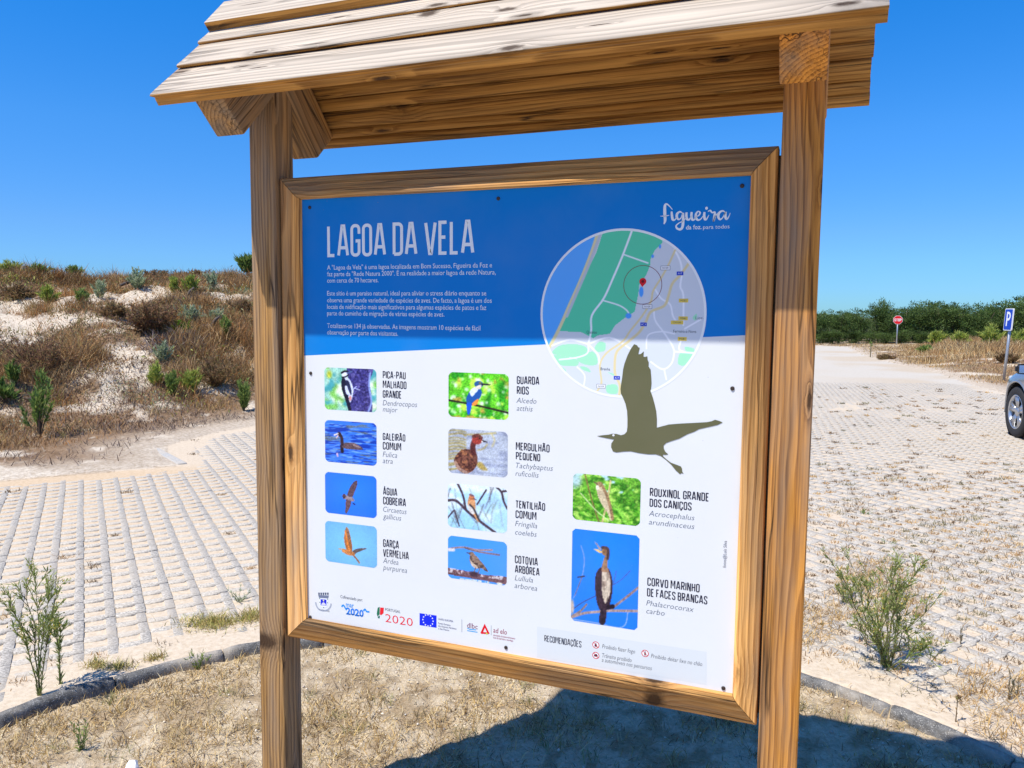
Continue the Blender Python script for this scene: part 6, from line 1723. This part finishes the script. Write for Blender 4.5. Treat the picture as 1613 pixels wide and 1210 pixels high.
# flush concrete edging at the corner of the sand pad, and a white stone in the bed
a, b = spot(243, 706), spot(287, 732)
dv = (b - a)[:2]; Le = float(np.linalg.norm(dv)); an = math.atan2(dv[1], dv[0])
put('edging_stone', bevel_box('edging_stone', Le, 0.10, 0.10, 0.012, 2), concrete_mat('edging_concrete', (0.44, 0.43, 0.41)), None, ((a[0] + b[0]) / 2, (a[1] + b[1]) / 2, -0.030), (0, 0, an), label='flat concrete edging stone at the corner of the sand and the paving', category='edging stone')
def stone(px, py, r0, label, seed, colr):
    p = spot(px, py); bm = bmesh.new(); bmesh.ops.create_icosphere(bm, subdivisions=2, radius=r0)
    r = np.random.default_rng(seed)
    for v in bm.verts:
        v.co *= 1 + r.normal(0, 0.10); v.co.z *= 1.15
    me = bpy.data.meshes.new('stone'); bm.to_mesh(me); bm.free()
    put('stone', me, plain('stone_white', colr, 0.8, noise=0.1), None, (p[0], p[1], p[2] + r0 * 0.35), (0.2, 0.1, 0.4), label=label, category='stone')
stone(208, 1216, 0.026, 'white pointed stone at the lower left under the kerb', 5, (0.78, 0.77, 0.74))

# ------------------------------------------------------------------ thicket behind the stop sign
def tree_proto(seed, H, Wd, nclump, nleaf):
    r = np.random.default_rng(seed); st = MB(); fo = Bunch()
    tips = []
    for k in range(6):
        a = r.uniform(0, 6.28); rr_ = Wd * 0.42 * r.random(); top_ = H * r.uniform(0.6, 0.95)
        P = [np.array((0, 0, -0.05)), np.array((math.cos(a) * rr_ * 0.3, math.sin(a) * rr_ * 0.3, top_ * 0.35)), np.array((math.cos(a) * rr_, math.sin(a) * rr_, top_))]
        st.tube(P, [0.05, 0.035, 0.012], 6, (0.09, 0.07, 0.05))
        tips.append(P)
    for k in range(nclump):
        P = tips[k % 6]; t = r.uniform(0.12, 1.0)
        c_ = P[1] + (P[2] - P[1]) * t if t > 0.3 else P[0] + (P[1] - P[0]) * (0.4 + t * 1.6)
        c_ = c_ + np.array((r.normal(0, Wd * 0.20), r.normal(0, Wd * 0.20), r.normal(0, H * 0.05)))
        c_[2] = min(max(c_[2], 0.12), H * 0.96)
        cs = r.uniform(0.10, 0.24) * (1.15 - 0.45 * c_[2] / H)
        pos = c_ + r.normal(0, 1, (nleaf, 3)) * np.array((cs, cs, cs * 0.9))
        tone = r.uniform(0.6, 1.5)
        fo.add(*leaves(pos, (pos - c_) + np.array((0, 0, 0.18)), 0.13, 0.05, pick([(0.075, 0.13, 0.03), (0.11, 0.175, 0.045), (0.15, 0.21, 0.055), (0.06, 0.105, 0.028)], nleaf, r) * tone, r))
    return fo.mesh('crown'), st.mesh('trunk')
protos = [tree_proto(500 + q, 3.0, 1.9, 72, 80) for q in range(5)]
def tree(px, py, ytop, q, sx, label, grp='trees of the far thicket'):
    p = flat(px, py); l, d = unpolar(p[0], p[1])
    H = (py - ytop) * d / FPX
    z = float(ht(p[0], p[1]))
    o = empty('thicket_tree', (p[0], p[1], z - 0.02), rng.uniform(0, 6.28), label=label, category='tree', group=grp)
    o.scale = (H / 3.0 * sx, H / 3.0 * sx, H / 3.0)
    put('crown', protos[q][0], M['leaf'], o)
    put('trunk', protos[q][1], M['straw'], o)
gen = 'dark green acacia tree in the dense thicket behind the stop sign'
TOPS = [(770, 488), (812, 492), (860, 486), (905, 490), (955, 487), (1000, 491), (1045, 486), (1090, 490), (1130, 492), (1165, 488), (1200, 490), (1232, 486), (1262, 490), (1292, 490), (1318, 492), (1345, 489), (1400, 487), (1424, 480), (1448, 482), (1472, 476), (1496, 480), (1518, 484), (1541, 479), (1563, 474), (1586, 480), (1612, 470), (1640, 474), (1668, 478), (1700, 476)]
for q, (x, yt) in enumerate(TOPS):
    tree(x + rng.uniform(-3, 3), 541 + rng.uniform(-0.3, 0.6), yt + rng.uniform(-2, 3), q % 5, rng.uniform(1.0, 1.3), gen)
for q, (x, yt) in enumerate(TOPS):
    tree(x + 14 + rng.uniform(-4, 4), 537.6 + rng.uniform(-0.4, 0.4), yt + rng.uniform(0, 5), (q + 2) % 5, rng.uniform(1.1, 1.4), gen)
tree(1383, 540.6, 471, 3, 0.8, 'tallest acacia tree of the thicket, left of the stop sign', 'trees of the far thicket')
for q, x in enumerate(range(1290, 1620, 27)):
    tree(x + rng.uniform(-8, 8), 542.2 + rng.uniform(-0.2, 0.3), 520 + rng.uniform(-6, 6), (q + 1) % 5, 1.9, 'low leafy bush along the foot of the dark thicket', 'bushes at the foot of the thicket')

# ================================================================== ROAD SIGNS
def stop_sign():
    p = flat(1412, 544.6); l, d = unpolar(p[0], p[1]); u = d / FPX
    zc = (544.6 - 505) * u
    root = empty('stop_sign', (p[0], p[1], float(ht(p[0], p[1]))), YAW + math.radians(-16), label='red octagonal stop sign on a thin grey pole before the thicket', category='road sign')
    R8 = 0.265
    def octo(r, y0, y1, col):
        mb = MB(); A8 = [math.radians(22.5 + 45 * k) for k in range(8)]
        f = [(r * math.cos(a), y0, zc + r * math.sin(a)) for a in A8]; b = [(r * math.cos(a), y1, zc + r * math.sin(a)) for a in A8]
        mb.poly(f, col); mb.poly(b[::-1], col)
        for k in range(8):
            mb.poly([f[k], b[k], b[(k + 1) % 8], f[(k + 1) % 8]], col)
        return mb
    put('plate', octo(R8, -0.045, -0.035, (0.80, 0.80, 0.80)).mesh('plate'), M['sign'], root)
    put('face', octo(R8 * 0.93, -0.049, -0.0455, lin((225, 22, 30))).mesh('face'), M['sign'], root)
    k = Ink(); h = R8 * 0.62
    global PD, LAY
    pd, ly = PD, LAY
    PD, LAY = -0.050, 0.001
    caps(k, 'STOP', -R8 * 0.72, zc - h / 2, h, R8 * 1.44, (0.82, 0.82, 0.82), 0.17, 1)
    PD, LAY = pd, ly
    put('lettering', k.mesh('lettering'), M['sign'], root)
    mb = MB(); mb.tube([(0, 0, -0.3), (0, 0, zc + R8 * 0.8)], 0.036, 12)
    put('pole', mb.mesh('pole', True, False), M['galv'], root)
    for zb in (zc - 0.05, zc + 0.10):
        mb = MB(); mb.box((-0.07, -0.036, zb), (0.07, 0.034, zb + 0.03))
        put('bracket', mb.mesh('bracket', False, False), M['galv'], root)
stop_sign()

def parking_sign():
    p = spot(1581, 600); l, d = unpolar(p[0], p[1]); u = d / FPX
    root = empty('parking_sign', (p[0], p[1], p[2]), YAW - math.radians(20), label='blue parking sign with white letter P on a leaning grey pole', category='road sign')
    root.rotation_euler = (0, math.radians(2.6), root.rotation_euler[2])
    top_ = (600 - 486.5) * u; hh = 34.5 * u; ww = hh * 0.72
    tw = math.radians(-77)
    ca, sa = math.cos(tw), math.sin(tw)
    def plate(x0, x1, z0, z1, y0, y1, col, r=0.03):
        pts = []
        for cx, cz, a0 in ((x1 - r, z1 - r, 0), (x0 + r, z1 - r, 90), (x0 + r, z0 + r, 180), (x1 - r, z0 + r, 270)):
            for q in range(5):
                a = math.radians(a0 + 22.5 * q); pts.append((cx + r * math.cos(a), cz + r * math.sin(a)))
        mb = MB()
        f = [(x * ca - y0 * sa, x * sa + y0 * ca, z) for x, z in pts]; b = [(x * ca - y1 * sa, x * sa + y1 * ca, z) for x, z in pts]
        mb.poly(f, col); mb.poly(b[::-1], col)
        for q in range(len(pts)):
            mb.poly([f[q], b[q], b[(q + 1) % len(pts)], f[(q + 1) % len(pts)]], col)
        return mb.mesh('plate')
    z0, z1 = top_ - hh, top_
    put('plate', plate(-ww / 2, ww / 2, z0, z1, -0.062, -0.036, (0.74, 0.76, 0.78)), M['sign'], root)
    e = 0.022
    put('face', plate(-ww / 2 + e, ww / 2 - e, z0 + e, z1 - e, -0.066, -0.0625, lin((12, 62, 178))), M['sign'], root)
    mb = Ink(); P_ = [(-0.055, 0.10), (-0.055, 0.40)] + [(0.0 + 0.075 * math.cos(math.radians(a)), 0.325 + 0.075 * math.sin(math.radians(a))) for a in range(90, -91, -20)] + [(-0.05, 0.25)]
    s = hh / 0.5
    global PD, LAY
    pd, ly = PD, LAY
    PD, LAY = -0.0665, 0.001
    mb.stroke([(x * s, z0 + z * s) for x, z in P_], 0.05 * s, (0.82, 0.83, 0.84), 1)
    PD, LAY = pd, ly
    mb.v = [(x * ca - y * sa, x * sa + y * ca, z) for x, y, z in mb.v]
    put('letter', mb.mesh('letter'), M['sign'], root)
    m2 = MB(); m2.tube([(0, 0, -0.3), (0, 0, z1 - 0.05)], 0.032, 12)
    put('pole', m2.mesh('pole', True, False), M['galv'], root)
parking_sign()

# ================================================================== PARKED CAR
def car():
    wp = flat(1597, 688.5)
    head = YAW - math.radians(12.0)                       # heading, left of +Y
    rz = head + math.pi / 2
    WX, WY, WR = 1.36, 0.80, 0.345
    cr, sr = math.cos(rz), math.sin(rz)
    org = (wp[0] - (WX * cr - (WY + 0.10) * sr), wp[1] - (WX * sr + (WY + 0.10) * cr))
    root = empty('parked_car', (org[0], org[1], 0.002), rz, label='silver grey car parked at the right edge, front wheel and door mirror showing', category='car')
    paint = NT('car_paint'); paint.col((0.30, 0.315, 0.34)); paint.rough(0.32)
    paint.b.inputs['Metallic'].default_value = 0.55
    paint.b.inputs['Coat Weight'].default_value = 0.8; paint.b.inputs['Coat Roughness'].default_value = 0.06
    glass = plain('car_glass', (0.012, 0.014, 0.016), 0.04, 0.0, 0.7)
    black = plain('black_plastic', (0.012, 0.012, 0.013), 0.55)
    rubber = plain('tyre_rubber', (0.022, 0.022, 0.024), 0.85, noise=0.3, nscale=60)
    alloy = plain('alloy_rim', (0.50, 0.51, 0.53), 0.3, 0.8)
    lampm = plain('lamp_glass', (0.55, 0.57, 0.6), 0.08, 0.2, 0.8); redm = plain('tail_lamp', (0.35, 0.01, 0.012), 0.1, 0, 0.7)
    # lower body: stations x, half width, floor z, shoulder z, top z (bonnet / belt line)
    ST = [(2.20, 0.42, 0.42, 0.60, 0.66), (2.14, 0.58, 0.30, 0.62, 0.72), (2.02, 0.76, 0.24, 0.66, 0.78), (1.80, 0.895, 0.22, 0.74, 0.87), (1.36, 0.915, 0.22, 0.82, 0.945), (0.95, 0.91, 0.22, 0.87, 0.995), (0.6, 0.905, 0.22, 0.90, 1.02),
          (0.0, 0.905, 0.22, 0.92, 1.02), (-0.6, 0.905, 0.22, 0.94, 1.03), (-1.1, 0.91, 0.22, 0.95, 1.04), (-1.36, 0.915, 0.22, 0.95, 1.05), (-1.75, 0.89, 0.26, 0.94, 1.06), (-2.0, 0.84, 0.32, 0.92, 1.07), (-2.13, 0.74, 0.40, 0.88, 1.06), (-2.17, 0.60, 0.46, 0.82, 1.02)]
    rings = []
    for x, w, zf, zs, zt in ST:
        half = [(0.0, zf), (w * 0.80, zf), (w * 0.955, zf + 0.05), (w * 0.985, zf + 0.16), (w * 0.995, (zf + zs) * 0.5), (w, zs - 0.06), (w * 0.985, zs), (w * 0.93, zs + (zt - zs) * 0.62), (w * 0.80, zt - 0.006), (w * 0.4, zt + 0.012), (0.0, zt + 0.018)]
        ring = [(x, y, z) for y, z in half] + [(x, -y, z) for y, z in half[-2:0:-1]]
        rings.append(ring)
    n = len(rings[0]); vs = [p for r in rings for p in r]; fs = []
    for a in range(len(rings) - 1):
        for b in range(n):
            fs.append([a * n + b, a * n + (b + 1) % n, (a + 1) * n + (b + 1) % n, (a + 1) * n + b])
    fs.append(list(range(n))[::-1]); fs.append([(len(rings) - 1) * n + b for b in range(n)])
    mb = MB(); mb.add(vs, fs)
    me = mb.mesh('body', True, False)
    bm = bmesh.new(); bm.from_mesh(me); bmesh.ops.recalc_face_normals(bm, faces=list(bm.faces)); bm.to_mesh(me); bm.free()
    tmp = bpy.data.objects.new('body', me); COL.objects.link(tmp)
    ss = tmp.modifiers.new('s', 'SUBSURF'); ss.levels = 2; ss.render_levels = 2
    cutters = []
    for sx in (WX, -WX):
        for sy in (1, -1):
            m = MB(); ring0 = []
            m.tube([(sx, sy * 0.55, WR), (sx, sy * 1.05, WR)], WR + 0.055, 40)
            cm = m.mesh('cut', False, False); b2 = bmesh.new(); b2.from_mesh(cm); bmesh.ops.recalc_face_normals(b2, faces=list(b2.faces)); b2.to_mesh(cm); b2.free()
            co = bpy.data.objects.new('cut', cm); COL.objects.link(co); cutters.append(co)
            bo = tmp.modifiers.new('b', 'BOOLEAN'); bo.object = co; bo.operation = 'DIFFERENCE'; bo.solver = 'EXACT'
    bpy.context.view_layer.update()
    ev = tmp.evaluated_get(bpy.context.evaluated_depsgraph_get())
    bm_ = bpy.data.meshes.new_from_object(ev)
    for o in cutters + [tmp]:
        bpy.data.objects.remove(o)
    bm_.materials.clear(); bm_.name = 'body'
    for p in bm_.polygons: p.use_smooth = True
    try:
        bm_.set_sharp_from_angle(angle=math.radians(40))
    except Exception:
        pass
    body = put('body', bm_, paint.m, root)
    # cabin: glass house under a painted roof
    CB = [(1.02, 0.78, 0.985, 0.985), (0.62, 0.755, 1.02, 1.24), (0.22, 0.735, 1.02, 1.46), (-0.2, 0.725, 1.02, 1.545), (-0.8, 0.72, 1.03, 1.56), (-1.4, 0.71, 1.04, 1.50), (-1.75, 0.69, 1.05, 1.38), (-2.02, 0.67, 1.06, 1.09)]
    def cab(inset_, zadd, nm, mat, top_only=False):
        vs = []; fs = []
        prof_n = 9
        for x, w, zb, zt in CB:
            w2 = w * 0.80 + 0.02
            half = [(w - inset_, zb - 0.03), (w - inset_ - 0.01, zb + 0.01), (w2 + (w - w2) * 0.35 - inset_, zb + (zt - zb) * 0.62), (w2 - inset_, zb + (zt - zb) * 0.9), (w2 * 0.9 - inset_, zt - 0.006 + zadd), (w2 * 0.5, zt + 0.012 + zadd), (0, zt + 0.018 + zadd)]
            vs += [(x, y, z) for y, z in half] + [(x, -y, z) for y, z in half[-2::-1]]
        m = 13
        for a in range(len(CB) - 1):
            for b in range(m - 1):
                fs.append([a * m + b, a * m + b + 1, (a + 1) * m + b + 1, (a + 1) * m + b])
        return vs, fs, m
    vs, fs, m = cab(0, 0, 'windows', glass)
    mb = MB(); mb.add(vs, fs); gm = mb.mesh('window', True, False)
    put('window', gm, glass, root)
    roof = [f for i, f in enumerate(fs) if 2 <= i // (m - 1) <= 4 and 3 <= i % (m - 1) <= 8]
    used = sorted({i for f in roof for i in f}); re_ = {i: j for j, i in enumerate(used)}
    mb = MB(); mb.add([(vs[i][0], vs[i][1] * 1.006, vs[i][2] + 0.012) for i in used], [[re_[i] for i in f] for f in roof])
    put('roof', mb.mesh('roof', True, False), paint.m, root)
    # pillars
    for s in (1, -1):
        for (xa, za, ya), (xb, zb, yb) in (((1.00, 0.99, 0.775), (0.24, 1.43, 0.615)), ((-0.35, 1.02, 0.735), (-0.42, 1.50, 0.62)), ((-1.45, 1.04, 0.72), (-1.62, 1.40, 0.61))):
            mb = MB(); mb.tube([(xa, s * ya, za), ((xa + xb) / 2, s * ((ya + yb) / 2 + 0.022), (za + zb) / 2), (xb, s * yb, zb)], 0.036, 8)
            put('pillar', mb.mesh('pillar', True, False), paint.m if xa > 0.5 else black, root)
    # wheels
    def lathe(prof, n=40):
        vs = []; fs = []
        for r, y in prof:
            for q in range(n):
                a = 2 * math.pi * q / n; vs.append((r * math.cos(a), y, r * math.sin(a)))
        for j in range(len(prof) - 1):
            for q in range(n):
                fs.append([j * n + q, j * n + (q + 1) % n, (j + 1) * n + (q + 1) % n, (j + 1) * n + q])
        return vs, fs
    tyre = MB(); tyre.add(*lathe([(0.215, 0.095), (0.235, 0.105), (0.30, 0.112), (0.330, 0.100), (0.343, 0.082), (0.345, 0.04), (0.338, 0.036), (0.345, 0.032), (0.345, -0.032), (0.338, -0.036), (0.345, -0.04), (0.343, -0.082), (0.330, -0.10), (0.30, -0.112), (0.22, -0.10)]))
    tyre_me = tyre.mesh('tyre', True, False); tyre_me.materials.append(rubber)
    rim = MB(); rim.add(*lathe([(0.232, 0.104), (0.226, 0.108), (0.214, 0.100), (0.205, 0.055), (0.20, -0.05)]))
    for q in range(5):
        a = 2 * math.pi * q / 5 + 0.3
        for off in (-0.16, 0.16):
            t = a + off; t2 = a + off * 0.55
            ca_, sa_ = math.cos(t), math.sin(t); cb_, sb_ = math.cos(t2), math.sin(t2)
            P0 = np.array((cb_ * 0.05, 0.085, sb_ * 0.05)); P1 = np.array((ca_ * 0.212, 0.100, sa_ * 0.212))
            dr = P1 - P0; sd = np.cross(dr, (0, 1, 0)); sd /= np.linalg.norm(sd)
            w0_, w1_ = 0.020, 0.026
            quad = [P0 - sd * w0_, P0 + sd * w0_, P1 + sd * w1_, P1 - sd * w1_]
            bk = [v_ - np.array((0, 0.03, 0)) for v_ in quad]
            rim.add(quad + bk, [[0, 1, 2, 3], [4, 7, 6, 5], [0, 4, 5, 1], [1, 5, 6, 2], [2, 6, 7, 3], [3, 7, 4, 0]])
    rim.add(*lathe([(0.0005, 0.094), (0.04, 0.094), (0.058, 0.088), (0.06, 0.05)], 20))
    rim_me = rim.mesh('rim', False, False); rim_me.materials.append(alloy)
    dk = MB(); dk.add(*lathe([(0.001, 0.02), (0.205, 0.02), (0.206, 0.0)], 32)); dk_me = dk.mesh('brake_disc', False, False); dk_me.materials.append(plain('brake_dark', (0.03, 0.03, 0.032), 0.6, 0.5))
    for sx in (WX, -WX):
        for sy in (1, -1):
            w = empty('wheel', (sx, sy * WY, WR - 0.004), 0.0 if sy > 0 else math.pi)
            w.parent = root
            put('tyre', tyre_me, None, w); put('rim', rim_me, None, w); put('brake_disc', dk_me, None, w)
            # dark liner inside the arch
            lm = MB(); lm.add(*lathe([(WR + 0.05, 0.10), (WR + 0.052, -0.2), (0.02, -0.22)], 32))
            put('arch_liner', lm.mesh('arch_liner', False, False), black, root, (sx, sy * (WY - 0.02), WR), (0, 0, 0.0 if sy > 0 else math.pi))
            # flared arch trim
            tr = MB(); A_ = [math.radians(a) for a in range(-8, 189, 8)]
            tr.tube([(sx + (WR + 0.066) * math.cos(a), sy * (0.905 - 0.25 * max(0.0, abs(sx + (WR + 0.066) * math.cos(a)) - 1.62)), WR + (WR + 0.066) * math.sin(a)) for a in A_], 0.018, 6)
            put('arch_trim', tr.mesh('arch_trim', True, False), paint.m, root)
    # door mirrors, sill, handles, lamps, bumpers
    for s in (1, -1):
        mb = MB(); bm = bmesh.new(); bmesh.ops.create_cube(bm, size=1.0)
        for v in bm.verts:
            v.co = Vector((v.co.x * 0.11 * (1.0 if v.co.x < 0 else 0.8), v.co.y * 0.20, v.co.z * (0.155 if v.co.y * s < 0 else 0.12)))
        bmesh.ops.bevel(bm, geom=list(bm.edges), offset=0.03, segments=3, affect='EDGES')
        mm = bpy.data.meshes.new('mirror'); bm.to_mesh(mm); bm.free()
        mr = put('mirror', mm, black, root, (0.86, s * 1.03, 0.95))
        mg = MB(); mg.add([(-0.057, -0.075, -0.05), (-0.057, 0.075, -0.05), (-0.057, 0.075, 0.05), (-0.057, -0.075, 0.05)], [[0, 3, 2, 1]])
        put('mirror_glass', mg.mesh('mirror_glass', False, False), plain('mirror_glass', (0.7, 0.75, 0.8), 0.03, 1.0), mr)
        ma = MB(); ma.tube([(0.88, s * 0.80, 0.93), (0.87, s * 0.96, 0.94)], 0.03, 8); put('mirror_arm', ma.mesh('mirror_arm', True, False), black, root)
        sb = MB(); sb.box((-0.93, min(s * 0.86, s * 0.925), 0.205), (0.93, max(s * 0.86, s * 0.925), 0.30)); put('sill', sb.mesh('sill', False, False), black, root)
        st_ = MB(); st_.tube([(-0.9, s * 0.928, 0.335), (0.9, s * 0.928, 0.335)], 0.012, 6); put('sill_trim', st_.mesh('sill_trim', True, False), alloy, root)
        for hx in (0.05, -0.95):
            hb = MB(); hb.tube([(hx - 0.1, s * 0.93, 0.865), (hx, s * 0.945, 0.87), (hx + 0.1, s * 0.93, 0.865)], 0.013, 6); put('door_handle', hb.mesh('door_handle', True, False), paint.m, root)
        for dx in (0.86, -0.32, -1.30):
            db = MB(); db.box((dx - 0.004, min(s * 0.905, s * 0.9125), 0.34), (dx + 0.004, max(s * 0.905, s * 0.9125), 0.90)); put('door_seam', db.mesh('door_seam', False, False), black, root)
        hl_ = MB(); hl_.tube([(2.02, s * 0.50, 0.70), (1.93, s * 0.70, 0.735), (1.76, s * 0.83, 0.775)], [0.05, 0.06, 0.03], 10); put('headlight', hl_.mesh('headlight', True, False), lampm, root)
        tl = MB(); tl.tube([(-2.09, s * 0.50, 0.90), (-2.02, s * 0.74, 0.93), (-1.85, s * 0.86, 0.95)], [0.05, 0.06, 0.03], 10); put('tail_light', tl.mesh('tail_light', True, False), redm, root)
    bu = MB(); bu.tube([(-1.9, 0.86, 0.38), (-2.10, 0.72, 0.38), (-2.16, 0, 0.38), (-2.10, -0.72, 0.38), (-1.9, -0.86, 0.38)], 0.10, 10); put('bumper', bu.mesh('bumper', True, False), black, root, label='black rear bumper')
    bu = MB(); bu.tube([(1.90, 0.72, 0.36), (2.05, 0.52, 0.36), (2.12, 0, 0.36), (2.05, -0.52, 0.36), (1.90, -0.72, 0.36)], 0.09, 10); put('bumper', bu.mesh('bumper', True, False), black, root, label='black front bumper')
car()
